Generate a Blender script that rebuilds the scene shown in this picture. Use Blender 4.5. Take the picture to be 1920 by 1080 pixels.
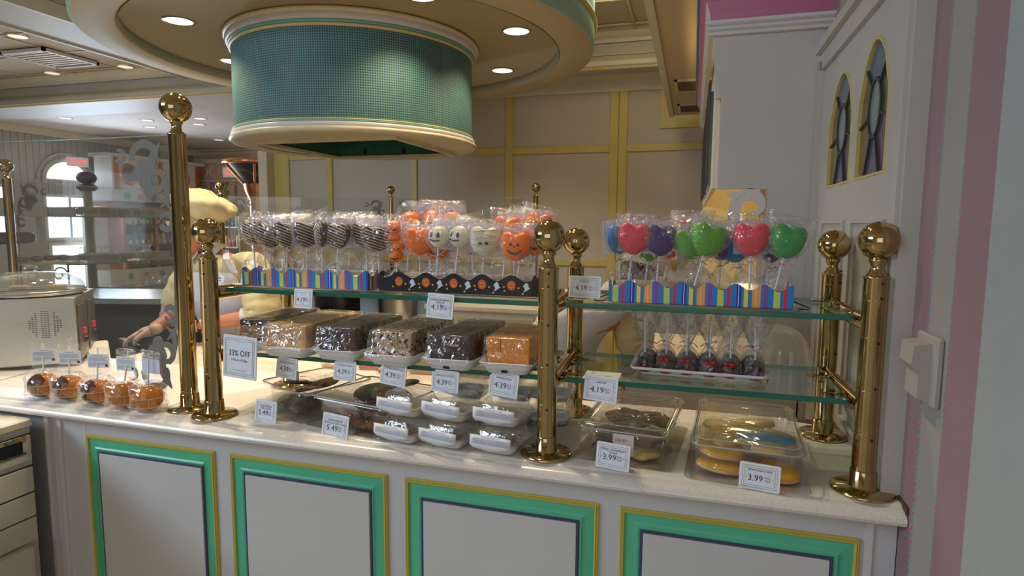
import bpy, math, random
from mathutils import Vector, Matrix, Euler
random.seed(7)
PI=math.pi
for o in list(bpy.data.objects): bpy.data.objects.remove(o)
scene=bpy.context.scene; COL=scene.collection
# ---------------------------------------------------------------- camera
CAMP=Vector((1.2856,-1.3810,1.4886)); FPX=1144.39
yaw,pitch,roll=[math.radians(a) for a in (16.431,6.023,-.409)]
fw=Vector((-math.sin(yaw)*math.cos(pitch),math.cos(yaw)*math.cos(pitch),-math.sin(pitch)))
rt=Vector((math.cos(yaw),math.sin(yaw),0)); dn=fw.cross(rt)
R_=rt*math.cos(roll)+dn*math.sin(roll); D_=dn*math.cos(roll)-rt*math.sin(roll)
cd=bpy.data.cameras.new('camera'); cam=bpy.data.objects.new('camera',cd); COL.objects.link(cam)
m=Matrix((R_,-D_,-fw)).transposed().to_4x4(); m.translation=CAMP; cam.matrix_world=m
cd.sensor_width=36; cd.lens=36*FPX/1920; cd.clip_start=.02; cd.clip_end=100
cd.dof.use_dof=True; cd.dof.focus_distance=1.72; cd.dof.aperture_fstop=11
scene.camera=cam
scene.cycles.transparent_max_bounces=32; scene.cycles.max_bounces=8
# ---------------------------------------------------------------- world, lights, exposure
w=bpy.data.worlds.new('world'); scene.world=w; w.use_nodes=True
w.node_tree.nodes['Background'].inputs[0].default_value=(.80,.88,1,1)
w.node_tree.nodes['Background'].inputs[1].default_value=.16
scene.view_settings.view_transform='Standard'; scene.view_settings.look='None'
scene.view_settings.gamma=1; scene.view_settings.exposure=0.2; scene.view_settings.use_curve_mapping=False
def light(kind,name,loc,power,col,size=.1,rot=None,to=None,sy=None,spot=None,blend=.5):
    l=bpy.data.lights.new(name,kind); l.energy=power; l.color=col
    o=bpy.data.objects.new(name,l); COL.objects.link(o); o.location=loc
    if kind=='AREA':
        l.size=size
        if sy: l.shape='RECTANGLE'; l.size_y=sy
    else: l.shadow_soft_size=size
    if spot: l.spot_size=math.radians(spot); l.spot_blend=blend
    if to is not None: o.rotation_euler=(Vector(to)-Vector(loc)).to_track_quat('-Z','Y').to_euler()
    return o
WARM=(1,.80,.52); COOL=(.62,.79,1)
# window daylight from behind and left, then an added warm right-hand fill
light('AREA','window_daylight',(-3.6,-2.8,2.85),105,COOL,2.6,to=(-.2,0,.8),sy=.7)
light('AREA','right_side_fill',(.9,-4.6,1.7),20,(1,.93,.84),3.0,to=(.6,0,1.2),sy=2.0)  # unseen lamp added to warm and lift the right side
light('AREA','far_window_daylight',(-8.2,6.6,1.6),60,COOL,1.2,to=(-4,5,1.3),sy=1.4)
# recessed downlights of the round soffit
DISC_LIGHTS=[(-1.919,1.906),(-2.291,2.818),(.108,2.67),(-.295,3.648),(-.235,1.924)]
for x,y in DISC_LIGHTS: light('SPOT','soffit_spot',(x,y,2.74),26,WARM,.03,to=(x,y,0),spot=128,blend=.6)
# spots added above the counter to brighten it, without fixtures
for x,y,p in ((-.75,.22,80),(.35,.28,62),(1.35,.35,26),(-1.3,.9,95),(-.45,1.0,105),(.45,1.05,60),(-2.6,.6,30)): light('SPOT','counter_fill_spot',(x,y,3.2),p,(1,.84,.62),.03,to=(x+.1,y-.5,0.9),spot=80,blend=.7)
for x,y in ((-5.0,3.1),(-6.1,4.3),(-5.0,4.3),(-7,6.2),(-5.6,6.5),(-4.6,7.4),(-3.0,3.0)): light('POINT','shop_lamp',(x,y,2.1),5,(1,.84,.66),.2)
light('POINT','under_cabinet_lamp',(1.60,2.2,1.9),7,(1,.80,.42),.06)
light('AREA','kitchen_ceiling_light',(.55,3.3,3.2),16,(1,.84,.58),.9,to=(.4,4.4,0))
# ---------------------------------------------------------------- materials
MATS={}
def srgb(r,g,b):
    f=lambda c:(c/255/12.92 if c/255<=.04045 else ((c/255+.055)/1.055)**2.4)
    return (f(r),f(g),f(b),1)
def mat(name,col,rough=.5,metal=0,noise=0,nscale=20,bump=0,bscale=60,spec=.5,coat=0,emis=0,sss=0,stretch=None):
    if name in MATS: return MATS[name]
    m=bpy.data.materials.new(name); m.use_nodes=True; nt=m.node_tree; b=nt.nodes['Principled BSDF']
    c=col if len(col)==4 else (*col,1)
    b.inputs['Base Color'].default_value=c; b.inputs['Roughness'].default_value=rough; b.inputs['Metallic'].default_value=metal
    b.inputs['Specular IOR Level'].default_value=spec; b.inputs['Coat Weight'].default_value=coat
    if emis: b.inputs['Emission Color'].default_value=c; b.inputs['Emission Strength'].default_value=emis
    if sss: b.inputs['Subsurface Weight'].default_value=sss; b.inputs['Subsurface Radius'].default_value=(.01,.005,.003)
    tc=nt.nodes.new('ShaderNodeTexCoord'); vec=tc.outputs['Object']
    if stretch:
        mp=nt.nodes.new('ShaderNodeMapping'); mp.inputs['Scale'].default_value=stretch; nt.links.new(vec,mp.inputs[0]); vec=mp.outputs[0]
    n=nt.nodes.new('ShaderNodeTexNoise'); n.inputs['Scale'].default_value=nscale; n.inputs['Detail'].default_value=5; nt.links.new(vec,n.inputs['Vector'])
    r=nt.nodes.new('ShaderNodeMapRange'); r.inputs[1].default_value=.3; r.inputs[2].default_value=.7
    k=noise if noise else .04
    r.inputs[3].default_value=1-k; r.inputs[4].default_value=1+k*.5; nt.links.new(n.outputs[0],r.inputs[0])
    mx=nt.nodes.new('ShaderNodeVectorMath'); mx.operation='SCALE'; mx.inputs[0].default_value=c[:3]; nt.links.new(r.outputs[0],mx.inputs['Scale'])
    nt.links.new(mx.outputs[0],b.inputs['Base Color'])
    if bump:
        n2=nt.nodes.new('ShaderNodeTexNoise'); n2.inputs['Scale'].default_value=bscale; n2.inputs['Detail'].default_value=3; nt.links.new(vec,n2.inputs['Vector'])
        bp=nt.nodes.new('ShaderNodeBump'); bp.inputs['Strength'].default_value=bump; bp.inputs['Distance'].default_value=.01
        nt.links.new(n2.outputs[0],bp.inputs['Height']); nt.links.new(bp.outputs[0],b.inputs['Normal'])
    MATS[name]=m; return m
def ncol(m,stops,scale,kind='noise',detail=4,stretch=None,interp='CONSTANT',coord='Object'):
    """two or more colour patches from a noise"""
    nt=m.node_tree; b=nt.nodes['Principled BSDF']
    vec=nt.nodes.new('ShaderNodeNewGeometry').outputs['Position'] if coord=='World' else nt.nodes.new('ShaderNodeTexCoord').outputs[coord]
    if stretch:
        mp=nt.nodes.new('ShaderNodeMapping'); mp.inputs['Scale'].default_value=stretch; nt.links.new(vec,mp.inputs[0]); vec=mp.outputs[0]
    n=nt.nodes.new('ShaderNodeTexNoise' if kind=='noise' else 'ShaderNodeTexVoronoi'); n.inputs['Scale'].default_value=scale
    if kind=='noise': n.inputs['Detail'].default_value=detail
    nt.links.new(vec,n.inputs['Vector'])
    cr=nt.nodes.new('ShaderNodeValToRGB'); cr.color_ramp.interpolation=interp
    el=cr.color_ramp.elements
    while len(el)<len(stops): el.new(.5)
    for e,(p,c) in zip(el,stops): e.position=p; e.color=c
    nt.links.new(n.outputs[0],cr.inputs[0]); nt.links.new(cr.outputs[0],b.inputs['Base Color'])
    return m
def clear(name,tint=(1,1,1),base=.05,rough=.08,wr=0,wscale=40,edge=.5,haze=0.0,hcol=(.9,.9,.92)):
    """thin clear plastic / glass: see-through with fresnel gloss, wrinkles and a little haze"""
    if name in MATS: return MATS[name]
    m=bpy.data.materials.new(name); m.use_nodes=True; nt=m.node_tree; nt.nodes.remove(nt.nodes['Principled BSDF'])
    out=nt.nodes['Material Output']
    t=nt.nodes.new('ShaderNodeBsdfTransparent'); t.inputs[0].default_value=(*tint,1)
    g=nt.nodes.new('ShaderNodeBsdfGlossy'); g.inputs['Roughness'].default_value=rough; g.inputs[0].default_value=(.95,.95,.95,1)
    lw=nt.nodes.new('ShaderNodeLayerWeight'); lw.inputs[0].default_value=.35
    mr=nt.nodes.new('ShaderNodeMapRange'); mr.inputs[3].default_value=base; mr.inputs[4].default_value=base+edge; nt.links.new(lw.outputs['Facing'],mr.inputs[0])
    fac=mr.outputs[0]
    if wr:
        tc=nt.nodes.new('ShaderNodeTexCoord'); n=nt.nodes.new('ShaderNodeTexNoise'); n.inputs['Scale'].default_value=wscale; n.inputs['Detail'].default_value=2.5; n.inputs['Distortion'].default_value=1.2
        nt.links.new(tc.outputs['Object'],n.inputs['Vector'])
        bp=nt.nodes.new('ShaderNodeBump'); bp.inputs['Strength'].default_value=wr; bp.inputs['Distance'].default_value=.02
        nt.links.new(n.outputs[0],bp.inputs['Height']); nt.links.new(bp.outputs[0],g.inputs['Normal']); nt.links.new(bp.outputs[0],lw.inputs['Normal'])
    base_sh=t.outputs[0]
    if haze:
        d=nt.nodes.new('ShaderNodeBsdfDiffuse'); d.inputs[0].default_value=(*hcol,1)
        tl=nt.nodes.new('ShaderNodeBsdfTranslucent'); tl.inputs[0].default_value=(*hcol,1)
        md=nt.nodes.new('ShaderNodeMixShader'); md.inputs[0].default_value=.5; nt.links.new(d.outputs[0],md.inputs[1]); nt.links.new(tl.outputs[0],md.inputs[2])
        mh=nt.nodes.new('ShaderNodeMixShader'); mh.inputs[0].default_value=haze; nt.links.new(base_sh,mh.inputs[1]); nt.links.new(md.outputs[0],mh.inputs[2]); base_sh=mh.outputs[0]
    mx=nt.nodes.new('ShaderNodeMixShader'); nt.links.new(fac,mx.inputs[0]); nt.links.new(base_sh,mx.inputs[1]); nt.links.new(g.outputs[0],mx.inputs[2])
    nt.links.new(mx.outputs[0],out.inputs[0]); MATS[name]=m; return m
BRASS=mat('polished_brass',(.52,.39,.18),.08,1,noise=.12,nscale=9)
BRASS_D=mat('aged_brass',(.56,.38,.15),.2,1,noise=.2,nscale=14)
DARK=mat('dark_metal',(.03,.03,.035),.35,.6)
STEEL=mat('brushed_steel',(.62,.60,.56),.28,1,noise=.1,nscale=30,bump=.02,stretch=(1,1,20))
COPPER=mat('copper',(.72,.30,.14),.25,1,noise=.15,nscale=12)
WHITEP=mat('white_paint',(.66,.63,.60),.45,noise=.04,nscale=3)
CREAMP=mat('cream_paint',(.70,.64,.50),.5,noise=.04,nscale=3)
YELP=mat('yellow_paint',(.66,.52,.16),.45,noise=.06,nscale=5)
YELC=mat('counter_yellow_paint',(.60,.47,.08),.4,noise=.06,nscale=5)
GREENP=mat('green_paint',(.09,.50,.29),.32,noise=.08,nscale=6)
NAVYP=mat('navy_paint',(.06,.06,.13),.4)
WALLP=mat('panel_wall_paint',(.60,.52,.42),.6,noise=.05,nscale=2)
CEILP=mat('ceiling_paint',(.58,.49,.34),.6,noise=.04,nscale=2)
WHITE=mat('white_plastic',(.86,.86,.85),.35)
PAPER=mat('white_card',(.80,.82,.86),.5)
FOAM=mat('white_foam',(.85,.85,.86),.5,bump=.15,bscale=250)
GLASS=clear('shelf_glass',(.86,.94,.90),.05,.01,edge=.35)
SCREEN=clear('screen_glass',(.95,.965,.97),.04,.01,edge=.2,haze=.014,hcol=(.8,.85,.9))
GEDGE=mat('green_glass_edge',(.0,.13,.085),.08,spec=.9,coat=.4)
FROST=mat('etched_glass',(.20,.19,.17),.8)
FILM=clear('cellophane',(1,1,1),.03,.10,wr=.9,wscale=45,edge=.5,haze=.025)
FILM2=clear('cookie_film',(1,1,1),.008,.14,wr=.5,wscale=30,edge=.22,haze=.004)
WRAP=clear('cling_film',(1,1,1),.04,.12,wr=.8,wscale=24,edge=.45,haze=.03)
FILM3=clear('crinkled_cellophane',(1,1,1),.06,.12,wr=1.0,wscale=40,edge=.55,haze=.07)
CLAM=clear('clear_clamshell_plastic',(.99,.99,.99),.035,.06,wr=.12,wscale=60,edge=.5,haze=.012)
PAN=clear('clear_pan_plastic',(.97,.965,.96),.03,.07,wr=.08,wscale=20,edge=.4,haze=.03)
SHEET=clear('acrylic_sheet',(.90,.89,.88),.05,.04,edge=.3,haze=.05)
# ---------------------------------------------------------------- mesh builder
class MB:
    def __init__(s): s.v=[]; s.f=[]; s.sm=[]; s.uv=None
    def add(s,vs,fs,smooth=False,M=None):
        n=len(s.v)
        s.v+= [tuple(M@Vector(p)) for p in vs] if M is not None else [tuple(p) for p in vs]
        s.f+=[tuple(i+n for i in f) for f in fs]; s.sm+=[smooth]*len(fs); return s
    def box(s,x0,x1,y0,y1,z0,z1,M=None):
        v=[(x,y,z) for z in (z0,z1) for y in (y0,y1) for x in (x0,x1)]
        return s.add(v,[(0,2,3,1),(4,5,7,6),(0,1,5,4),(2,6,7,3),(0,4,6,2),(1,3,7,5)],False,M)
    def bbox(s,x0,x1,y0,y1,z0,z1,b=.003,M=None):
        """box with chamfered edges along every side (octagonal outline in plan, chamfered top and bottom)"""
        L=[]
        for z,i in ((z0,b),(z0+b,0),(z1-b,0),(z1,b)):
            X0,X1,Y0,Y1=x0+i,x1-i,y0+i,y1-i
            L.append([(X0+b,Y0,z),(X1-b,Y0,z),(X1,Y0+b,z),(X1,Y1-b,z),(X1-b,Y1,z),(X0+b,Y1,z),(X0,Y1-b,z),(X0,Y0+b,z)])
        return s.loft(L,True,False,M)
    def loft(s,loops,caps=True,smooth=True,M=None,closed=True):
        n=len(loops[0]); vs=[p for l in loops for p in l]; fs=[]
        for i in range(len(loops)-1):
            for j in range(n if closed else n-1):
                a=i*n+j; b=i*n+(j+1)%n; fs.append((a,b,b+n,a+n))
        s.add(vs,fs,smooth,M)
        if caps and closed:
            s.add(loops[0],[tuple(range(n))[::-1]],False,M); s.add(loops[-1],[tuple(range(n))],False,M)
        return s
    def lathe(s,prof,n=32,c=(0,0,0),M=None,caps=False,smooth=True,axis='z'):
        loops=[]
        for r,z in prof:
            l=[]
            for k in range(n):
                a=2*PI*k/n; p=(r*math.cos(a),r*math.sin(a),z)
                if axis=='y': p=(p[0],z,p[1])
                if axis=='x': p=(z,p[0],p[1])
                l.append((c[0]+p[0],c[1]+p[1],c[2]+p[2]))
            loops.append(l)
        return s.loft(loops,caps,smooth,M)
    def ball(s,c,r,nu=24,nv=14,sq=(1,1,1),M=None,fn=None):
        loops=[]
        for i in range(1,nv):
            t=PI*i/nv; l=[]
            for k in range(nu):
                a=2*PI*k/nu; q=1 if fn is None else fn(t,a)
                l.append((c[0]+r*q*math.sin(t)*math.cos(a)*sq[0],c[1]+r*q*math.sin(t)*math.sin(a)*sq[1],c[2]-r*q*math.cos(t)*sq[2]))
            loops.append(l)
        nb=len(s.v); s.loft(loops,False,True,M)
        q0=1 if fn is None else fn(0,0); q1=1 if fn is None else fn(PI,0)
        a=(c[0],c[1],c[2]-r*q0*sq[2]); b=(c[0],c[1],c[2]+r*q1*sq[2])
        if M is not None: a=tuple(M@Vector(a)); b=tuple(M@Vector(b))
        s.v+=[a,b]; ia=len(s.v)-2; top=nb+(nv-2)*nu
        for k in range(nu):
            s.f.append((ia,nb+(k+1)%nu,nb+k)); s.sm.append(True)
            s.f.append((ia+1,top+k,top+(k+1)%nu)); s.sm.append(True)
        return s
    def tube(s,pts,r,n=8,caps=True,M=None,closed=False):
        P=[Vector(p) for p in pts]; loops=[]; up=None
        for i,p in enumerate(P):
            d=(P[min(i+1,len(P)-1)]-P[max(i-1,0)]).normalized()
            if up is None: up=Vector((0,0,1)) if abs(d.z)<.9 else Vector((1,0,0))
            a=d.cross(up).normalized(); b=a.cross(d).normalized(); up=b
            rr=r[i] if isinstance(r,(list,tuple)) else r
            loops.append([tuple(p+a*rr*math.cos(2*PI*k/n)+b*rr*math.sin(2*PI*k/n)) for k in range(n)])
        return s.loft(loops,caps,True,M)
    def cyl(s,p0,p1,r,n=16,M=None): return s.tube([p0,p1],r,n,True,M)
    def prism(s,poly,t,plane='xz',off=0,M=None):
        """poly in 2D pushed through thickness t; xz: thickness along y from off"""
        def P(a,b,c): return {'xz':(a,c,b),'yz':(c,a,b),'xy':(a,b,c)}[plane]
        n=len(poly); v=[P(a,b,off) for a,b in poly]+[P(a,b,off+t) for a,b in poly]
        fs=[(i,(i+1)%n,(i+1)%n+n,i+n) for i in range(n)]+[tuple(range(n))[::-1],tuple(range(n,2*n))]
        return s.add(v,fs,False,M)
    def ribbon(s,pts,ws,t,plane='xz',off=0,M=None):
        """flat band of varying width following 2D points"""
        n=len(pts); L=[];Rr=[]
        for i,(a,b) in enumerate(pts):
            p=pts[max(i-1,0)]; q=pts[min(i+1,n-1)]; dx,dy=q[0]-p[0],q[1]-p[1]; l=math.hypot(dx,dy) or 1; wv=ws[i] if isinstance(ws,(list,tuple)) else ws
            L.append((a-dy/l*wv/2,b+dx/l*wv/2)); Rr.append((a+dy/l*wv/2,b-dx/l*wv/2))
        def P(a,b,c): return {'xz':(a,c,b),'yz':(c,a,b),'xy':(a,b,c)}[plane]
        return s.loft([[P(*l,off),P(*r,off),P(*r,off+t),P(*l,off+t)] for l,r in zip(L,Rr)],True,False,M)
    def build(s,name,material,parent=None,loc=None,mod=None):
        me=bpy.data.meshes.new(name); me.from_pydata(s.v,[],s.f); me.update()
        me.polygons.foreach_set('use_smooth',s.sm)
        if material: me.materials.append(material)
        o=bpy.data.objects.new(name,me); COL.objects.link(o)
        if parent is not None: o.parent=parent
        if loc: o.location=loc
        if mod=='solid': md=o.modifiers.new('s','SOLIDIFY'); md.thickness=.0015
        if mod=='bevel': md=o.modifiers.new('b','BEVEL'); md.width=.002; md.segments=2; md.limit_method='ANGLE'
        return o
def rrect(w,d,r,z,k=5,c=(0,0)):
    pts=[]
    for sx,sy,a0 in ((1,1,0),(-1,1,90),(-1,-1,180),(1,-1,270)):
        for i in range(k+1):
            a=math.radians(a0+90*i/k); pts.append((c[0]+sx*(w/2-r)+r*math.cos(a),c[1]+sy*(d/2-r)+r*math.sin(a),z))
    return pts
def empty(name,loc=(0,0,0),rz=0,label=None,cat=None,group=None,rx=0,ry=0):
    o=bpy.data.objects.new(name,None); COL.objects.link(o); o.location=loc; o.rotation_euler=(rx,ry,rz); o.empty_display_size=.05
    return tag(o,label,cat,group)
def tag(o,label=None,cat=None,group=None,kind=None):
    if label: o['label']=label
    if cat: o['category']=cat
    if group: o['group']=group
    if kind: o['kind']=kind
    return o
def kids(o): return [c for c in COL.objects if c.parent==o]
def copy_tree(o,parent=None,km=None):
    if km is None:
        km={}
        for c in COL.objects:
            if c.parent: km.setdefault(c.parent.name,[]).append(c)
    c=o.copy(); COL.objects.link(c)
    if parent is not None: c.parent=parent
    for ch in km.get(o.name,[]): copy_tree(ch,c,km)
    return c
def S(o): o['kind']='structure'; return o
# text -> mesh data (verts/faces in the xz plane, facing -y, centred)
FC={}
def text(t,size,squeeze=1.0):
    k=(t,round(size,5),squeeze)
    if k in FC: return FC[k]
    c=bpy.data.curves.new('t','FONT'); c.body=t; c.size=size; c.align_x='CENTER'; c.align_y='CENTER'; c.resolution_u=2; c.extrude=0
    o=bpy.data.objects.new('t',c); COL.objects.link(o); dg=bpy.context.evaluated_depsgraph_get(); dg.update()
    me=bpy.data.meshes.new_from_object(o.evaluated_get(dg)); vs=[(v.co.x*squeeze,0,v.co.y) for v in me.vertices]; fs=[tuple(p.vertices) for p in me.polygons]
    bpy.data.objects.remove(o); bpy.data.curves.remove(c); bpy.data.meshes.remove(me)
    FC[k]=(vs,fs); return FC[k]
def put(mb,t,size,x,y,z,sq=1.0,M=None):
    vs,fs=text(t,size,sq); mb.add([(a+x,y+b,c+z) for a,b,c in vs],fs,False,M)
def W(u,v,**k):
    """a point of the room seen along a direction, at a given x, y or z"""
    d=fw+R_*((u-960)/FPX)+D_*((v-540)/FPX); (a,val),=k.items(); i='xyz'.index(a)
    return CAMP+d*((val-CAMP[i])/d[i])
TOP=.94   # counter top height
# ================================================================ THE SETTING
XR=1.706; YB=5.0; CZ=3.25
fl=mat('floor_tile',(.42,.36,.29),.35,noise=.15,nscale=4)
S(MB().box(-10,3.2,-6,10,-.05,0).build('floor',fl))
# tiled ceiling of the kitchen bay: lay-in boards between T bars
tilem=mat('ceiling_board',(.56,.47,.36),.8,noise=.12,nscale=60,bump=.25,bscale=60,stretch=(1,6,1))
ce=S(MB().box(-9.2,3.2,-6,4.55,CZ+.02,CZ+.08).build('ceiling',tilem))
g=MB()
for i in range(17): x=-8.9+i*.74; g.box(x-.011,x+.011,-2,4.5,CZ-.002,CZ+.012)
for j in range(11): y=4.30-j*.615; g.box(-9.2,3.2,y-.011,y+.011,CZ-.001,CZ+.013)
g.build('ceiling_grid',CEILP,ce)
tm=MB().box(-.355,.355,-.29,.29,CZ+.008,CZ+.016).build('ceiling_tile',tilem,ce,loc=(-8.53,3.9925,0))
first=True
for i in range(12):
    for j in range(6):
        x=-8.53+i*.74; y=3.9925-j*.615
        if y<1.0: continue
        if first: tm.location=(x,y,0); first=False; continue
        c=tm.copy(); COL.objects.link(c); c.location=(x,y,0)
# ceiling of the shop beyond
ceilfar=mat('far_ceiling_paint',(.60,.53,.47),.7,noise=.05,nscale=3)
S(MB().box(-9.2,3.2,5.2,10,3.0,3.06).build('ceiling',ceilfar))
# beam with mouldings across the room at y 4.4-5.3
beam=S(MB().box(-9.2,3.2,4.55,5.35,2.96,3.4).build('trim_1',mat('beam_paint',(.55,.52,.47),.55,noise=.04,nscale=2)))
mo=MB()
def molding(mb,y,z,prof,x0,x1):
    """profile points (dy,dz) swept along x"""
    mb.loft([[(x0,y+a,z+b) for a,b in prof],[(x1,y+a,z+b) for a,b in prof]],True,False)
molding(mo,4.55,CZ+.02,[(0,0),(0,-.10),(-.03,-.10),(-.035,-.07),(-.07,-.05),(-.10,-.02),(-.15,-.015),(-.15,0)],-9.2,3.2)
molding(mo,4.55,2.98,[(0,0),(0,-.05),(-.02,-.05),(-.06,-.02),(-.06,.02),(-.03,.05),(0,.05)],-9.2,3.2)
mo.build('moulding',CREAMP,beam)
mo=MB(); molding(mo,4.545,3.17,[(0,0),(-.012,0),(-.012,.012),(0,.012)],-9.2,3.2); molding(mo,4.545,3.06,[(0,0),(-.012,0),(-.012,.012),(0,.012)],-9.2,3.2); molding(mo,4.49,2.925,[(0,0),(-.012,0),(-.012,.012),(0,.012)],-9.2,3.2)
mo.build('yellow_bead',YELP,beam)
mo=MB(); molding(mo,5.0,2.96,[(0,0),(0,-.14),(-.03,-.14),(-.05,-.05),(-.12,-.02),(-.14,0)],-3.7,3.2); mo.build('moulding',CREAMP,beam)
# soffit beams running away from the viewer on the left
for k,(x,zz) in enumerate(((-4.10,CZ),(-9.05,3.0))):
    b=S(MB().box(x-.30,x+(.32 if k==0 else 0),-6 if k==0 else 5.3,4.6 if k==0 else 10,zz-.10,zz+.1).build('trim_2',mat('beam_paint',(.6,.58,.55),.55)))
    if k==0: b.location.x=-.0
    MB().box(x-.33,x-.30,-6 if k==0 else 5.3,4.6 if k==0 else 10,zz-.12,zz+.0).build('yellow_bead',CREAMP,b)
    MB().box(x+(.32 if k==0 else 0),x+(.35 if k==0 else .03),-6 if k==0 else 5.3,4.6 if k==0 else 10,zz-.12,zz+.0).build('moulding',CREAMP,b)
# back wall with yellow battens
wb=S(MB().box(-3.60,3.2,YB,YB+.12,0,2.97).build('wall_back',WALLP))
BT={'v':[(-3.60,-3.39),(-2.88,-2.80),(-1.79,-1.715),(-.676,-.593),(.435,.521),(.527,.612)]}
for a,b in BT['v']: MB().bbox(a,b,YB-.025,YB,0,2.85,.004).build('batten',YELP,wb)
xs=[(-3.39,-2.88),(-2.80,-1.79),(-1.715,-.676),(-.593,.435),(.612,1.9)]
for a,b in xs:
    MB().bbox(a,b,YB-.022,YB,2.222,2.296,.004).build('batten',YELP,wb)
    MB().bbox(a,b,YB-.022,YB,1.05,1.12,.004).build('batten',YELP,wb)
MB().bbox(.93,1.7,YB-.022,YB,2.44,2.85,.004).build('batten',YELP,wb)
# low ceiling band on the right with two air grilles
rb=S(MB().box(1.06,3.2,-1.0,4.62,2.5,2.62).build('trim_3',mat('soffit_paint',(.60,.48,.30),.6)))
MB().box(1.035,1.075,-1.0,4.62,2.485,2.62).build('moulding',CREAMP,rb)
for y in (3.35,4.25):
    v=empty('air_grille',(1.24,y,2.5),0,'%s dark air grille set in the cream soffit right of the round canopy'%('nearer' if y<4 else 'farther'),'air vent')
    MB().box(-.11,.30,-.17,.17,-.008,0).build('backing',mat('grille_brown',(.10,.06,.035),.6),v)
    f=MB()
    for a in (-.12,.29): f.box(a,a+.02,-.18,.18,-.014,0)
    for a in (-.18,.165): f.box(-.12,.31,a,a+.015,-.014,0)
    f.build('frame',CREAMP,v)
    for q in range(7): MB().box(-.1,.29,-.145+q*.045,-.135+q*.045,-.016,-.006).build('slat',mat('grille_slat',(.2,.13,.08),.5),v)
# right wall: striped wallpaper
wp=mat('striped_wallpaper',(.55,.36,.36),.7); nt=wp.node_tree; b=nt.nodes['Principled BSDF']
geo=nt.nodes.new('ShaderNodeNewGeometry'); sx=nt.nodes.new('ShaderNodeSeparateXYZ'); nt.links.new(geo.outputs['Position'],sx.inputs[0])
def mth(op,a,bv,nt=nt,c=None):
    n=nt.nodes.new('ShaderNodeMath'); n.operation=op
    for i,q in enumerate((a,bv,c)):
        if q is None: continue
        if isinstance(q,(int,float)): n.inputs[i].default_value=q
        else: nt.links.new(q,n.inputs[i])
    return n.outputs[0]
PER=.2365
t=mth('FRACT',mth('DIVIDE',mth('ADD',sx.outputs['Y'],.3345+PER*20),PER),0)    # 0 at pink start
tt=mth('MULTIPLY',t,PER)
pink=mth('LESS_THAN',tt,.1345)
def band(c,hw): return mth('LESS_THAN',mth('ABSOLUTE',mth('SUBTRACT',tt,c),0),hw)
line=mth('MAXIMUM',mth('MAXIMUM',band(.003,.0028),band(.1335,.0028)),band(.2335,.0028))
zf=mth('FRACT',mth('ADD',mth('DIVIDE',sx.outputs['Z'],.029),mth('MULTIPLY',tt,60)),0)
blue=mth('MULTIPLY',line,mth('LESS_THAN',zf,.42)); red=mth('MULTIPLY',line,mth('MULTIPLY',mth('GREATER_THAN',zf,.55),mth('LESS_THAN',zf,.8)))
def mixc(f,a,bc,nt=nt):
    n=nt.nodes.new('ShaderNodeMix'); n.data_type='RGBA'; nt.links.new(f,n.inputs[0])
    for i,q in ((6,a),(7,bc)):
        if isinstance(q,tuple): n.inputs[i].default_value=q
        else: nt.links.new(q,n.inputs[i])
    return n.outputs[2]
c=mixc(pink,(.36,.335,.295,1),(.33,.20,.215,1)); c=mixc(line,c,(.38,.31,.29,1)); c=mixc(blue,c,(.16,.27,.32,1)); c=mixc(red,c,(.42,.12,.14,1)); nt.links.new(c,b.inputs['Base Color'])  # stripe colours lowered so they carry this wall's shade
wr=S(MB().box(XR,XR+.12,-.345,5.0,0,3.3).build('wall_right',wp))
S(MB().box(XR-.012,XR+.3,-2.2,-.345,0,3.3).build('wall_front_right',mat('near_white_wall',(.38,.40,.39),.6)))  # white taken down to grey, shading held in the colour
# back of the shop behind the photographer: wall with tall windows (daylight and reflections)
wf=S(MB().box(-9,-4.6,-5.1,-5.0,0,3.3).box(-4.6,2.8,-5.1,-5.0,2.7,3.3).box(-4.6,2.8,-5.1,-5,0,.7).box(2.5,3.2,-5.1,-5.0,.7,2.7).build('wall_front',CREAMP))
for k in range(4):
    x=-4.6+k*1.8; b_=MB().box(x,x+.18,-5.1,-4.98,.7,2.7).build('window_frame',WHITEP,wf)
    for q in (1,2): MB().box(x+.18+q*.54-.02,x+.18+q*.54+.02,-5.06,-5.02,.7,2.7).build('mullion',WHITEP,wf)
    for q in (1,2): MB().box(x+.18,x+1.8,-5.06,-5.02,.7+q*.66-.02,.7+q*.66+.02).build('mullion',WHITEP,wf)
# shop walls far left and beyond
wl=S(MB().box(-9.35,-9.2,-6,10,0,3.2).build('wall_left',mat('far_wall_paint',(.52,.50,.46),.6,noise=.04)))
for i in range(30): MB().box(-9.2,-9.19,5.2+i*.11,5.205+i*.11,1.9,3.0).build('bead_board_line',mat('bead_shadow',(.42,.40,.36),.7),wl)
wfar=S(MB().box(-9.3,-3.5,9.6,9.75,0,3.1).build('wall_far',mat('pink_cream_paint',(.72,.56,.44),.6,noise=.06)))
molf=MB(); molf.loft([[(x,9.6-a,2.9+b) for a,b in ((0,0),(.03,0),(.06,.06),(.14,.08),(.16,.12),(0,.12))] for x in (-9.2,-3.5)],True,False); molf.build('moulding',CREAMP,wfar)
S(MB().box(-3.72,-3.60,4.85,9.6,0,3.0).build('wall_side',CREAMP))
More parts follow.
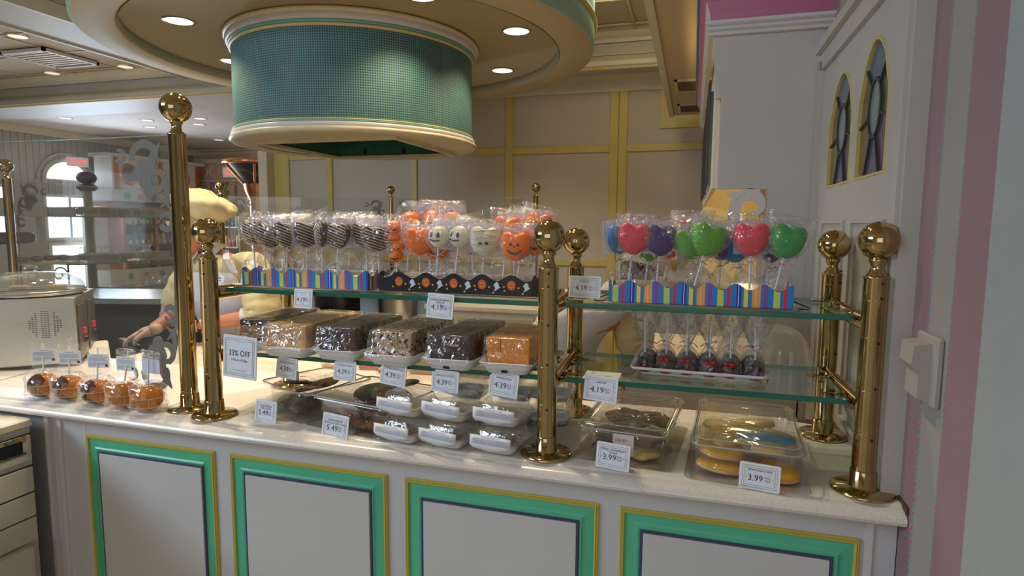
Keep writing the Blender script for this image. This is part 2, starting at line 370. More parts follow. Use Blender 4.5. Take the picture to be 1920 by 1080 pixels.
# ---------------------------------------------------------------- door in the right wall
DOORP=mat('door_shaded_white',(.50,.47,.42),.45,noise=.04,nscale=3)  # darker copy of the white, shade of this side painted in
dr=S(MB().box(XR-.012,XR,.06,.905,0,2.03).build('door_1',DOORP)); XF=XR-.021
fr=MB()
for a,b2 in ((-.02,.055),(.905,.93)):
    fr.box(XR-.034,XR,a,b2,0,2.03); fr.box(XR-.042,XR,a+.012,b2-.02 if b2<.5 else b2-.005,0,2.03)
fr.box(XR-.034,XR,-.02,.93,2.0,2.075); fr.box(XR-.05,XR,-.02,.95,2.055,2.085); fr.build('door_frame',DOORP,dr)
PANEC=[srgb(60,98,120),srgb(70,85,50),srgb(84,70,86),srgb(78,84,102),srgb(110,88,48),srgb(104,78,66)]
def arch(y0,y1,z0,z1,n=10):
    """ogee topped window outline (y,z), ccw from lower y"""
    yc=(y0+y1)/2; hw=(y1-y0)/2; H=z1-z0; pts=[(y0,z0),(y0,z0+H*.52)]
    cur=[(1.0,.52),(.97,.60),(.86,.68),(.80,.72),(.72,.80),(.60,.87),(.40,.94),(.2,.985),(0,1.0)]
    return [(y0,z0)]+[(yc-hw*a,z0+H*b) for a,b in cur]+[(yc+hw*a,z0+H*b) for a,b in cur[::-1][1:]]+[(y1,z0)]
for k,(y0,y1,zt) in enumerate(((.165,.415,1.925),(.49,.765,1.925))):
    out=arch(y0,y1,1.612,zt)
    ry0,ry1=((.055,.4525),(.4525,.905))[k]; rz0,rz1=1.55,2.0; yc_,zc_=(y0+y1)/2,1.75
    def onrect(yy,zz):
        dy,dz=yy-yc_,zz-zc_; t_=min([q for q in ((ry1-yc_)/dy if dy>1e-9 else 9,(ry0-yc_)/dy if dy<-1e-9 else 9,(rz1-zc_)/dz if dz>1e-9 else 9,(rz0-zc_)/dz if dz<-1e-9 else 9)]); return (yc_+dy*t_,zc_+dz*t_)
    dense=[]
    for (p_,q_),(r2,s2_) in zip(out,out[1:]+out[:1]):
        m_n=10 if math.hypot(r2-p_,s2_-q_)>.1 else 2
        dense+=[(p_+(r2-p_)*i/m_n,q_+(s2_-q_)*i/m_n) for i in range(m_n)]
    for cy_,cz_ in ((ry0,rz0),(ry1,rz0),(ry1,rz1),(ry0,rz1)):   # snap the closest ray to each corner
        pass
    sf=MB(); sf.loft([[(XF,*onrect(a_,b_)) for a_,b_ in dense],[(XF,a_,b_) for a_,b_ in dense]],False,False); 
    for cy_,cz_ in ((ry0,rz0),(ry1,rz0),(ry1,rz1),(ry0,rz1)):
        e_=sorted([onrect(a_,b_) for a_,b_ in dense],key=lambda g_:(g_[0]-cy_)**2+(g_[1]-cz_)**2); hv=[g_ for g_ in e_ if abs(g_[0]-cy_)<1e-6][:1]; hh=[g_ for g_ in e_ if abs(g_[1]-cz_)<1e-6][:1]
        if hv and hh: sf.add([(XF,*hv[0]),(XF,cy_,cz_),(XF,*hh[0])],[(0,1,2)])
    sf.build('door_face',DOORP,dr)
    f=MB(); f.loft([[(XF-.003,a_,b_) for a_,b_ in dense],[(XF-.003,yc_+(a_-yc_)*1.04,zc_+(b_-zc_)*1.035) for a_,b_ in dense],[(XF,yc_+(a_-yc_)*1.045,zc_+(b_-zc_)*1.04) for a_,b_ in dense]][::-1]+[[(XR-.012,a_,b_) for a_,b_ in dense]],False,False); wn=S(f.build('window_%d'%(k+1),YELP,dr))
    yc=(y0+y1)/2; zc=1.612+(zt-1.612)*.50; ow,oh=(y1-y0)*.20,(zt-1.612)*.22
    def onb(a):   # outline hit by a ray from the oval
        best=None; dx,dz=math.cos(a),math.sin(a)
        for (p,q),(r_,s_) in zip(out,out[1:]+out[:1]):
            ex,ez=r_-p,s_-q; det=dx*(-ez)+ex*dz
            if abs(det)<1e-9: continue
            tt_=((p-yc)*(-ez)+ex*(q-zc))/det; uu=(dx*(q-zc)-dz*(p-yc))/det
            if tt_>0 and -1e-6<=uu<=1+1e-6 and (best is None or tt_<best): best=tt_
        return (yc+dx*best,zc+dz*best)
    angs=[math.radians(a) for a in (50,130,195,248,292,345)]
    for q in range(6):
        a0=angs[q]; a1=angs[(q+1)%6]+(2*PI if q==5 else 0); N=8
        inn=[(yc+ow*math.cos(a0+(a1-a0)*i/N),zc+oh*math.sin(a0+(a1-a0)*i/N)) for i in range(N+1)]
        ou=[onb(a0+(a1-a0)*i/N) for i in range(N+1)]
        pm=MB(); 
        for i in range(N): pm.prism([inn[i],ou[i],ou[i+1],inn[i+1]],-.003,'yz',XR-.012)
        pm.build('pane',mat('stained_%d'%q,PANEC[q],.15,noise=.15,nscale=40),wn)
    MB().prism([(yc+ow*math.cos(2*PI*i/24),zc+oh*math.sin(2*PI*i/24)) for i in range(24)],-.004,'yz',XR-.012).build('pane',mat('stained_oval',srgb(118,138,128),.12),wn)
    ld=MB(); oval=[(yc+ow*math.cos(2*PI*i/24),zc+oh*math.sin(2*PI*i/24)) for i in range(25)]; ld.ribbon(oval,.008,-.009,'yz',XR-.011)
    for a in angs: e=onb(a); ld.ribbon([(yc+ow*math.cos(a),zc+oh*math.sin(a)),e],.006,-.009,'yz',XR-.011)
    ld.build('lead_came',mat('lead',(.07,.065,.06),.5,.3),wn)
MB().box(XF,XR-.012,.055,.905,0,1.55).build('door_rail',DOORP,dr)
for y0,y1 in ((.13,.41),(.50,.79)):
    p=MB(); p.ribbon([(y0,.98),(y0,1.50),(y1,1.50),(y1,.98),(y0,.98)],.018,-.008,'yz',XF); p.box(XF-.008,XF,y0+.04,y1-.04,1.02,1.45); p.build('door_panel',DOORP,dr)
# ---------------------------------------------------------------- white partition board beside the door, cornice over it
pb=empty('partition_board',(0,.93,0),0,'tall white cut-out board standing behind the right-hand counter shelves','partition')
MB().prism([(1.324,2.19),(1.344,1.93),(1.362,1.93),(1.362,1.615),(1.527,1.615),(1.527,.95),(1.704,.95),(1.704,2.19)],.02,'xz',0).build('board',mat('board_white',(.54,.51,.48),.5,noise=.03,nscale=4),pb)
def spiral(cx,cz,r0,r1,a0,a1,n=18): return [(cx+(r0+(r1-r0)*i/n)*math.cos(math.radians(a0+(a1-a0)*i/n)),cz+(r0+(r1-r0)*i/n)*math.sin(math.radians(a0+(a1-a0)*i/n))) for i in range(n+1)]
sc=MB(); sp=[(1.462,1.40),(1.428,1.46),(1.422,1.52)]+spiral(1.478,1.553,.052,.022,165,-100,16)
sc.ribbon(sp,[.03,.036,.044]+[.042]*6+[.036,.032,.028,.026,.024,.022,.02,.018,.018,.016,.010],.02,'xz',0); sc.prism([(1.39,1.60),(1.425,1.575),(1.46,1.61),(1.42,1.605)],.017,'xz',-.0015)
sc.build('scroll_bracket',WHITEP,pb)
cr=S(MB().box(1.30,XR,.93,.95,2.19,3.2).build('trim_4',WHITEP))
def lpath(mb,prof):
    """profile (offset outward, z) swept along the front then back along the left side"""
    rings=[[(XR,.93-o,z) for o,z in prof],[(1.33-o,.93-o,z) for o,z in prof],[(1.33-o,3.05,z) for o,z in prof]]
    mb.loft(rings,True,False)
q=MB(); lpath(q,[(0,2.14),(.018,2.14),(.022,2.149),(.016,2.152),(.026,2.158),(.026,2.166),(.018,2.168),(.03,2.176),(.03,2.186),(.022,2.19),(0,2.19)]); q.build('moulding',WHITEP,cr)
q=MB(); lpath(q,[(0,2.19),(.012,2.19),(.016,2.215),(.026,2.25),(.04,2.28),(.05,2.295),(0,2.295)]); q.build('pink_cove',mat('pink_gloss_paint',(.52,.15,.27),.3),cr)
q=MB(); lpath(q,[(0,2.295),(.058,2.295),(.062,2.32),(0,2.32)]); q.build('blue_band',mat('blue_gloss_paint',(.08,.20,.38),.3),cr)
side=S(MB().box(1.345,1.36,.95,3.05,1.62,2.19).build('wall_inner',CREAMP))
for k in range(2):
    y0=1.25+k*.85; lw=S(MB().box(1.333,1.345,y0,y0+.6,1.65,2.02).build('window_%d'%(k+3),mat('dark_leaded',(.06,.09,.06),.2),side))
    bars=MB()
    for q in range(5): bars.box(1.322,1.334,y0+q*.14,y0+q*.14+.012,1.64,2.03)
    bars.build('lead_came',mat('lead',(.07,.065,.06),.5,.3),lw)
S(MB().box(1.34,XR,3.05,3.07,.0,2.3).build('wall_inner_back',mat('warm_yellow_paint',(.72,.58,.28),.6)))
# pilaster and light switch on the right wall
sw=empty('light_switch',(XR,-.145,1.235),0,'cream rocker light switch on the striped wallpaper','switch')
MB().bbox(-.012,0,-.042,.058,-.062,.062,.003).build('plate',mat('cream_plastic',(.42,.39,.33),.4),sw)  # cream darkened with the wall to hold the same shade
MB().add([(-.012,-.02,.05),(-.04,-.02,.045),(-.042,-.02,.01),(-.03,-.02,-.005),(-.03,-.02,-.05),(-.012,-.02,-.055),(-.012,.045,.05),(-.04,.045,.045),(-.042,.045,.01),(-.03,.045,-.005),(-.03,.045,-.05),(-.012,.045,-.055)],[(0,1,2,3,4,5),(11,10,9,8,7,6)]+[(i,i+6,(i+1)%6+6,(i+1)%6) for i in range(6)]).build('rocker',mat('cream_plastic',(.42,.39,.33),.4),sw)
# ---------------------------------------------------------------- round canopy with the perforated drum
HC=(-1.1256,2.7286); n=72
ca=empty('round_canopy',(HC[0],HC[1],2.688),0,'large round cream ceiling canopy with a teal rim hanging over the kitchen','ceiling canopy')
MB().lathe([(1.72,.62),(1.72,.02),(1.70,0),(1.50,0),(1.48,.012),(1.48,.075),(0.01,.075)],n).build('soffit',mat('canopy_cream',(.58,.46,.28),.6,noise=.03,nscale=2),ca)
MB().lathe([(1.71,.012),(1.722,.012),(1.724,.14),(1.722,.60)],n).build('rim_band',mat('pale_teal_paint',(.36,.60,.48),.5),ca)
MB().lathe([(1.71,.15),(1.74,.155),(1.745,.17),(1.74,.185),(1.71,.19)],n).build('rim_bead',YELP,ca)
MB().lathe([(1.48,.006),(1.474,.016),(1.474,.072),(1.478,.074)],n).build('recess_band',mat('recess_olive',(.46,.42,.30),.6),ca)
dl=0
names=['left front','left rear','right front','right rear','near middle']
for (x,y),nm in zip(DISC_LIGHTS,names):
    d=empty('downlight',(x,y,2.763),0,'%s recessed downlight in the underside of the round canopy'%nm,'ceiling light','downlights in the round canopy')
    MB().lathe([(.088,-.006),(.098,-.003),(.1,0),(.088,.002)],28).build('trim_ring',mat('chrome_ring',(.35,.33,.3),.25,1),d)
    MB().lathe([(.086,-.0015),(.06,-.003),(.001,-.0035)],28).build('reflector',mat('lamp_glow',(1,.92,.80),.4,emis=1.6),d)
hd=empty('perforated_hood',(HC[0],HC[1],2.0386),0,'round teal perforated metal vent drum with cream mouldings under the round canopy','vent hood')
pf=mat('perforated_teal',(.11,.235,.222),.6,noise=.12,nscale=6); nt2=pf.node_tree; b=nt2.nodes['Principled BSDF']
uvn=nt2.nodes.new('ShaderNodeUVMap'); s2=nt2.nodes.new('ShaderNodeSeparateXYZ'); nt2.links.new(uvn.outputs[0],s2.inputs[0])
def fr_(a): return mth('SUBTRACT',mth('FRACT',a,0,nt2),.5,nt2)
fu,fv=fr_(s2.outputs['X']),fr_(s2.outputs['Y']); dd=mth('SQRT',mth('ADD',mth('MULTIPLY',fu,fu,nt2),mth('MULTIPLY',fv,fv,nt2),nt2),0,nt2)
hole=mth('LESS_THAN',dd,.31,nt2); src=[l for l in nt2.links if l.to_socket==b.inputs['Base Color']][0].from_socket
nt2.links.new(mixc(hole,src,(.008,.03,.05,1),nt2),b.inputs['Base Color'])
RH=.842; NZ=8; hm=bpy.data.meshes.new('drum'); seg=96
vs=[(RH*math.cos(2*PI*k/seg),RH*math.sin(2*PI*k/seg),.075+.555*j) for j in (0,1) for k in range(seg)]
hm.from_pydata(vs,[],[(k,(k+1)%seg,(k+1)%seg+seg,k+seg) for k in range(seg)]); uvl=hm.uv_layers.new(name='UVMap')
per=2*PI*RH/.0146; ncols=round(per)
for p in hm.polygons:
    k=p.index
    for li,(a,bz) in zip(p.loop_indices,((k,0),(k+1,0),(k+1,1),(k,1))): uvl.data[li].uv=(a/seg*ncols,bz*.555/.0152)
    p.use_smooth=True
hm.materials.append(pf); ho=bpy.data.objects.new('perforated_drum',hm); COL.objects.link(ho); ho.parent=hd
def hoodring(name,prof,m): return MB().lathe(prof,96).build(name,m,hd)
hoodring('bottom_moulding',[(.70,0),(.83,-.004),(.862,.002),(.875,.014),(.872,.028),(.858,.034)],mat('hood_cream',(.72,.63,.42),.4,noise=.1,nscale=8))
hoodring('bottom_band',[(.858,.034),(.862,.04),(.862,.058),(.850,.062)],mat('hood_white',(.64,.61,.60),.4))
hoodring('teal_bead',[(.850,.062),(.856,.065),(.856,.070),(.846,.072)],mat('teal_bead_paint',(.16,.45,.38),.4))
hoodring('yellow_bead',[(.846,.071),(.853,.074),(.853,.080),(.842,.083)],YELC if False else mat('hood_yellow',(.66,.52,.22),.4))
hoodring('top_yellow_bead',[(.842,.618),(.856,.62),(.858,.632),(.848,.638)],mat('hood_yellow',(.66,.52,.22),.4))
hoodring('top_teal_bead',[(.848,.638),(.862,.64),(.864,.65),(.856,.654)],mat('teal_bead_paint',(.16,.45,.38),.4))
hoodring('top_band',[(.856,.654),(.872,.656),(.880,.68),(.878,.694)],mat('hood_white',(.64,.61,.60),.4))
hoodring('top_moulding',[(.878,.694),(.888,.698),(.893,.710),(.886,.722),(.868,.724)],mat('hood_cream',(.72,.63,.42),.4,noise=.1,nscale=8))
# underside plate with the square opening
op=(-.453,.555,-.50,.463)   # x0 x1 y0 y1 opening, hood coordinates
ub=MB(); N=96; hc_=mat('hood_cream',(.72,.63,.42),.4,noise=.1,nscale=8)
def sq(a):
    c,s_=math.cos(a),math.sin(a); t_=min([q for q in ((op[1]/c if c>1e-6 else 9),(op[0]/c if c<-1e-6 else 9),(op[3]/s_ if s_>1e-6 else 9),(op[2]/s_ if s_<-1e-6 else 9))]); return (c*t_,s_*t_,.004)
angs_=sorted([2*PI*k/N for k in range(N)]+[math.atan2(yy,xx)%(2*PI) for xx in op[:2] for yy in op[2:]])
ub.loft([[sq(a) for a in angs_],[(.80*math.cos(a),.80*math.sin(a),.004) for a in angs_]],False,False); ub.build('underside_plate',hc_,hd)
fb=MB()
for (a,b2,c2,d2) in ((op[0]-.03,op[0],op[2]-.03,op[3]+.03),(op[1],op[1]+.03,op[2]-.03,op[3]+.03),(op[0],op[1],op[2]-.03,op[2]),(op[0],op[1],op[3],op[3]+.03)): fb.box(a,b2,c2,d2,-.022,.006)
fb.build('opening_frame',hc_,hd)
ib=MB().box(op[0]-.002,op[0],op[2],op[3],.0,.4).box(op[1],op[1]+.002,op[2],op[3],.0,.4).box(op[0],op[1],op[2]-.002,op[2],.0,.4).box(op[0],op[1],op[3],op[3]+.002,.0,.4).box(op[0],op[1],op[2],op[3],.4,.402)
ib.build('inner_duct',mat('duct_teal',(.06,.20,.15),.35,.3,noise=.3,nscale=8),hd)
for x in (-.2,.15,.42): MB().cyl((x,op[3]-.02,-.0),(x,op[3]-.02,.05),.008).ball((x,op[3]-.03,.01),.014,8,6).build('hook',DARK,hd)
# downlights and vent of the kitchen bay and the shop beyond
bay=[(-5.026,3.117,'nearest'),(-6.177,4.309,'far left'),(-5.039,4.298,'far right')]
for x,y,nm in bay:
    d=empty('recessed_lamp',(x,y,CZ-.002),0,'%s small downlight in the tiled ceiling left of the canopy'%nm,'ceiling light','tiled ceiling downlights')
    MB().lathe([(.08,-.004),(.095,0),(.078,.004)],20).build('trim_ring',CREAMP,d); MB().lathe([(.078,-.002),(.05,-.003),(.001,-.0035)],20).build('reflector',mat('lamp_dim',(1,.85,.62),.3,emis=.6),d)
NM6=['far left','second','third','fourth','fifth','farthest right']
fl_l=[(-7.703,5.618),(-6.662,6.07),(-7.193,6.621),(-5.756,6.153),(-6.194,6.595),(-7.234,8.165)]
for i,(x,y) in enumerate(fl_l):
    d=empty('recessed_lamp',(x,y,2.998),0,'%s small downlight from the left in the plain ceiling of the shop beyond'%NM6[i],'ceiling light','downlights of the shop beyond')
    MB().lathe([(.09,-.006),(.10,-.002),(.085,0)],16).build('trim_ring',mat('grey_ring',(.3,.27,.24),.4),d); MB().lathe([(.085,-.003),(.001,-.001)],16).build('reflector',mat('lamp_far',(1,.9,.75),.4,emis=.7),d)
av=empty('ceiling_vent',(-5.45,3.75,CZ-.004),0,'square slatted air vent in the tiled ceiling at upper left','air vent')
MB().box(-.30,.30,-.30,.30,-.006,0).build('backing',mat('vent_back',(.25,.2,.15),.6),av)
for q in range(8): MB().box(-.26,.26,-.26+q*.065,-.235+q*.065,-.03,-.008).build('slat',CREAMP,av)
fv_=MB()
for a in (-.31,.28): fv_.box(a,a+.03,-.31,.31,-.034,0); fv_.box(-.31,.31,a,a+.03,-.034,0)
fv_.build('frame',WHITEP,av)
# ================================================================ COUNTER
stone=mat('speckled_stone',(.72,.66,.57),.22,spec=.6); ncol(stone,[(.0,(.42,.36,.29,1)),(.31,(.46,.4,.33,1)),(.35,(.71,.65,.57,1)),(.5,(.74,.68,.60,1)),(.64,(.80,.75,.68,1))],420,'noise',3,interp='LINEAR')
ct=empty('stone_countertop',(0,0,0),0,'long cream speckled stone countertop with a rounded front edge carrying the brass shelves','countertop')
prof=[(.47,.915),(.47,.94),(-.045,.94),(-.050,.9385),(-.053,.935),(-.060,.934),(-.072,.931),(-.080,.924),(-.083,.915),(-.080,.908),(-.070,.903),(-.03,.903),(-.03,.915)]
m_=MB(); m_.loft([[(x,a,b) for a,b in prof] for x in (-3.2,XR-.002)],True,True); o=m_.build('slab',stone,ct)
o.modifiers.new('es','EDGE_SPLIT').split_angle=math.radians(40)
MB().prism([(1.56,.452),(1.64,.43),(1.70,.35),(1.704,.475),(1.56,.475)],.003,'xy',TOP-.001).build('caulk_gap',mat('grime',(.10,.06,.04),.9,noise=.5,nscale=50),ct)
MB().box(XR-.004,XR,-.08,.45,.93,.947).build('dark_joint',mat('grime',(.10,.06,.04),.9),ct)
cb=empty('counter_base',(0,0,0),0,'white painted counter front with four green and yellow framed panels','counter')
bw=mat('counter_white',(.57,.57,.58),.45,noise=.05,nscale=3)
MB().box(-3.1,XR-.002,-.03,.44,0,.903).build('body',bw,cb)
MB().box(XR-.06,XR-.045,-.034,-.03,.1,.903).build('corner_strip',WHITEP,cb); MB().box(-.458,-.452,-.031,-.03,.1,.9).build('joint_strip',WHITEP,cb)
MB().box(-.60,-.585,-.045,-.03,0,.903).box(-.56,-.545,-.036,-.03,0,.903).build('stub_boards',WHITEP,cb)
def frame(mb,x0,x1,zt,zb,w,prof,y=-.03):
    """a mitred moulding round three visible sides and the bottom; prof: (inset fraction, protrusion)"""
    rings=[]
    for (x,z,sx,sz) in ((x0,zb,1,1),(x0,zt,1,-1),(x1,zt,-1,-1),(x1,zb,-1,1),(x0,zb,1,1)):
        rings.append([(x+sx*w*a,y-p,z+sz*w*a) for a,p in prof])
    mb.loft(rings,False,False,closed=False)
for x0,x1,i0,i1 in ((-.448,.024,-.393,-.019),(.075,.56,.129,.511),(.609,1.101,.662,1.050),(1.149,1.638,1.202,1.583)):
    zt,zb=.849,.20; P=MB().bbox(i0,i1,-.0415,-.03,zb+.05,.797,.0015).build('panel',mat('panel_white',(.60,.59,.57),.45,noise=.06,nscale=4),cb)
    f=MB(); frame(f,x0,x1,zt,zb,.011,[(0,0),(0,.004),(.25,.007),(.5,.005),(.6,.008),(.9,.007),(1,.001),(1,0)]); f.build('yellow_bead',YELC,P)
    f=MB(); frame(f,x0+.010,x1-.010,zt-.010,zb+.010,.039,[(0,.0),(0,.002),(.55,.004),(.66,.005),(.76,.0075),(.84,.0075),(1,.005)]); f.build('green_moulding',GREENP,P)
    f=MB(); frame(f,i0-.0065,i1+.0065,.8035,zb+.0435,.0064,[(0,.0),(0,.008),(.35,.0105),(.8,.0105),(1,.0085),(1,0)]); f.build('navy_bead',NAVYP,P)
# side drawer cabinet bottom left
dc=empty('drawer_cabinet',(-.6,-.7,0),0,'cream drawer cabinet with a marble top at the lower left corner','cabinet')
cm=mat('drawer_cream',(.60,.55,.44),.45,noise=.05,nscale=4)
MB().box(-.5,-.004,-.7,.615,0,.872).build('body',cm,dc)
marb=mat('marble_top',(.6,.52,.4),.3); ncol(marb,[(.3,(.30,.23,.15,1)),(.45,(.60,.52,.40,1)),(.7,(.68,.62,.52,1))],14,detail=8,interp='LINEAR')
MB().bbox(-.5,.006,-.7,.62,.874,.899,.004).build('marble_top',marb,dc)
for i,(z1,z0) in enumerate(((.851,.773),(.753,.676),(.671,.600),(.596,.524))):
    d=MB().bbox(-.004,.006,-.7,.61,z0,z1,.002).build('drawer',cm,dc)
    MB().box(-.0035,.0,-.7,.615,z1,z1+.003).build('gap',DARK,dc)
    if i==0:
        MB().box(.005,.0066,.15,.585,.80,.848).build('pull_recess',DARK,d); MB().bbox(.0045,.010,.14,.595,.838,.851,.002).bbox(.0045,.009,.14,.595,.797,.803,.002).build('brass_pull',BRASS,d)
MB().bbox(-.004,.03,-.7,.58,.05,.519,.003).build('lower_door',cm,dc)
# ================================================================ BRASS POSTS AND SHELVES
def post_parts(e,H,rb=.0385,seams=(),screws=()):
    h0=H-.072; MB().lathe([(.0,.0),(.060,.0),(.062,.004),(.058,.008),(.030,.010),(.0265,.013),(.0255,.045),(.024,.047)],32).build('flange',BRASS,e)
    MB().lathe([(.0235,.04),(.0235,h0-.005),(.0245,h0-.003),(.0245,h0),(.018,h0+.002)],32).build('tube',BRASS,e)
    nk=MB().lathe([(.020,h0),(.019,h0+.004),(.015,h0+.009),(.0125,h0+.018),(.0135,h0+.026),(.017,h0+.030),(.017,h0+.036),(.010,h0+.040)],24).build('neck',BRASS,e)
    MB().ball((0,0,H),rb,32,20).build('ball_finial',BRASS,e)
    for z in seams: MB().lathe([(.0236,z-.0008),(.0242,z),(.0236,z+.0008)],28).build('seam',BRASS_D,e)
    for z,a in screws: MB().ball((.0245*math.cos(a),.0245*math.sin(a),z),.0028,8,6).build('screw',DARK,e)
    for a in (.5,2.6,4.6): MB().lathe([(.0045,.0085),(.0045,.0095),(.001,.0098)],8,c=(.045*math.cos(a),.045*math.sin(a),0)).build('flange_screw',mat('bronze_screw',(.25,.16,.06),.4,.9),e)
SM=(.40,.325,.215,.125); SC=((.435,-1.35),(.405,-1.35),(.315,-1.35),(.222,-1.35),(.115,-1.35))
PX=(0.0,.967,1.643); DY=.345
for i,x in enumerate(PX):
    nm=('left','middle','right')[i]
    e=empty('brass_post',(x,0,TOP),.0,'front brass ball-topped post at the %s end of the counter shelves'%nm if i!=1 else 'front brass ball-topped post between the two counter shelf units','post','brass shelf posts'); post_parts(e,.52,seams=SM,screws=SC)
    e=empty('brass_post',(x+(.0 if i<2 else -.012),DY,TOP),.5,'rear brass ball-topped post behind the %s front post'%nm,'post','brass shelf posts'); post_parts(e,.50,seams=SM,screws=SC)
e=empty('tall_brass_post',(-.119,.034,TOP),.3,'tall brass ball-topped post holding the glass screen beside the caramel apples','post'); post_parts(e,.865,.042,seams=(.055,))
rail=0
for i,x in enumerate(PX):
    for lv,z in (('upper',1.288),('lower',1.106)):
        r=empty('shelf_rail',(x,DY/2,z),0,'%s brass rail joining the %s pair of shelf posts'%(lv,('left','middle','right')[i]),'rail','brass shelf rails')
        x2=-.012 if i==2 else 0
        MB().cyl((0,-DY/2+.02,0),(x2,DY/2-.02,0),.0195).build('tube',BRASS,r)
        for sd in ((1,) if i==0 else (-1,) if i==2 else (-1,1)):
            for yy in (-.10,.07):
                c=MB(); c.bbox(*(sorted((sd*.022,sd*.075))),yy-.014,yy+.014,.0195,.0225,.001); c.tube([(sd*.018,yy,-.004),(sd*.027,yy,.004),(sd*.030,yy,.012),(sd*.024,yy,.02)],.005); c.bbox(*(sorted((sd*.022,sd*.06))),yy-.012,yy+.012,.001,.0035,.001); c.build('glass_clip',BRASS,r)
                MB().ball((sd*.0205,yy-.02,.006),.003,8,6).build('screw',DARK,r); MB().ball((sd*.0205,yy+.02,.006),.003,8,6).build('screw',DARK,r)
for (a,b,n1) in ((.035,.937,'left'),(1.003,1.612,'right')):
    for lv,z in (('upper',1.292),('lower',1.112)):
        g=empty('glass_shelf',((a+b)/2,.17,z),0,'%s glass shelf of the %s brass unit'%(lv,'long left' if n1=='left' else 'short right'),'shelf','glass shelves')
        hw=(b-a)/2; MB().box(-hw,hw,-.1385,.165,.0,.0115).build('pane',GLASS,g)
        MB().bbox(-hw-.0005,hw+.0005,-.1415,-.1385,-.0003,.0118,.0008).build('polished_edge',GEDGE,g)
        MB().box(-hw-.001,-hw,-.1385,.165,.0,.0115).box(hw,hw+.001,-.1385,.165,0,.0115).box(-hw,hw,.165,.166,0,.0115).build('side_edges',mat('pale_glass_edge',(.25,.42,.36),.15),g)
ZU=1.3036; ZL=1.1238
# ================================================================ GLASS SCREENS
def scroll_strips(M_=None,flip=1):
    """etched scroll ornament for the corner of a screen: list of (path,widths), origin in the corner, x inward"""
    def crop_(cx,cz,r,w,a0,a1,n=16): return (spiral(cx,cz,r,r,a0,a1,n),[w*(.35+.65*math.sin(PI*min(1,.12+.88*(1-i/n)))**.5) for i in range(n+1)])
    def disc(cx,cz,r,n=14): return ([(cx-r+2*r*i/n,cz) for i in range(n+1)],[max(.001,2*math.sqrt(max(0,r*r-(2*r*i/n-r)**2))) for i in range(n+1)])
    A=[crop_(.195,-.054,.017,.014,60,330),crop_(.104,-.066,.046,.024,200,0),disc(.118,-.088,.020),disc(.095,-.116,.037),disc(.132,-.108,.018),
       ([(.045,-.020),(.062,-.045),(.078,-.075),(.090,-.11)],[.004,.024,.034,.040]),crop_(.060,-.126,.026,.018,40,-290),disc(.088,-.155,.020),
       ([(.050,-.095),(.034,-.120),(.024,-.155),(.030,-.185),(.020,-.205)],[.010,.016,.016,.020,.006]),([(.052,-.168),(.036,-.182),(.018,-.186)],[.003,.012,.008]),([(.052,-.204),(.036,-.192),(.020,-.190)],[.003,.010,.008]),
       crop_(.034,-.245,.022,.017,20,340),([(.014,-.20),(.013,-.28),(.011,-.40),(.010,-.50)],[.012,.008,.004,.004])]
    return A
def screen(p0,p1,z0,z1,label,corners='both',low=False,name='glass_screen',scale=1.0):
    P0,P1=Vector((*p0,0)),Vector((*p1,0)); L=(P1-P0).length; ang=math.atan2(P1.y-P0.y,P1.x-P0.x)
    e=empty(name,(p0[0],p0[1],z0),ang,label,'glass screen')
    MB().box(0,L,-.003,.003,0,z1-z0).build('pane',SCREEN,e)
    MB().box(0,L,-.0035,.0035,z1-z0,z1-z0+.002).build('top_edge',mat('pale_glass_edge',(.25,.42,.36),.15),e)
    for side in ((0,1) if corners=='both' else (1,) if corners=='right' else (0,)):
        f=MB()
        for pi_,(path,wd) in enumerate(scroll_strips()):
            pts=[((L-a*scale-.0) if side else a*scale,(z1-z0)+b*scale) for a,b in path]
            ws=[w_*scale for w_ in wd] if isinstance(wd,list) else wd*scale
            f.ribbon(pts,ws,-.0008-.0002*pi_,'xz',-.0035)
            if low: f.ribbon([(a,.03-(b-(z1-z0))) for a,b in pts],ws,-.0008-.0002*pi_,'xz',-.0035)
        tag(f.build('etched_scroll',FROST,e),'grey frosted scrollwork in the corner')
    return e
screen((-1.15,.045),(-.145,.045),TOP+.002,1.731,'near glass screen with etched scrolls between the tall post and the left edge',corners='right',low=True,scale=1.0)
A_,B_,C_,D_2=(-2.606,1.268),(-2.807,3.2),(-1.535,4.016),(-.059,3.906)
for p,nm in ((A_,'at the far left edge behind the near screen'),(B_,'left of the copper funnel'),(C_,'in the middle of the back screens'),(D_2,'at the right end of the back screens')):
    e=empty('screen_post',(p[0],p[1],.94),0,'brass ball-topped screen post %s'%nm,'post','back screen posts'); post_parts(e,.865,.040)
screen((-2.80,3.16),(-2.613,1.31),.94,1.72,'glass screen with scrollwork receding from the far left post')
screen((-2.77,3.23),(-1.57,4.0),.94,1.715,'glass screen with scrollwork in front of the copper funnel')
screen((-1.49,4.015),(-.105,3.91),.94,1.715,'glass screen with scrollwork in front of the yellow-battened wall')
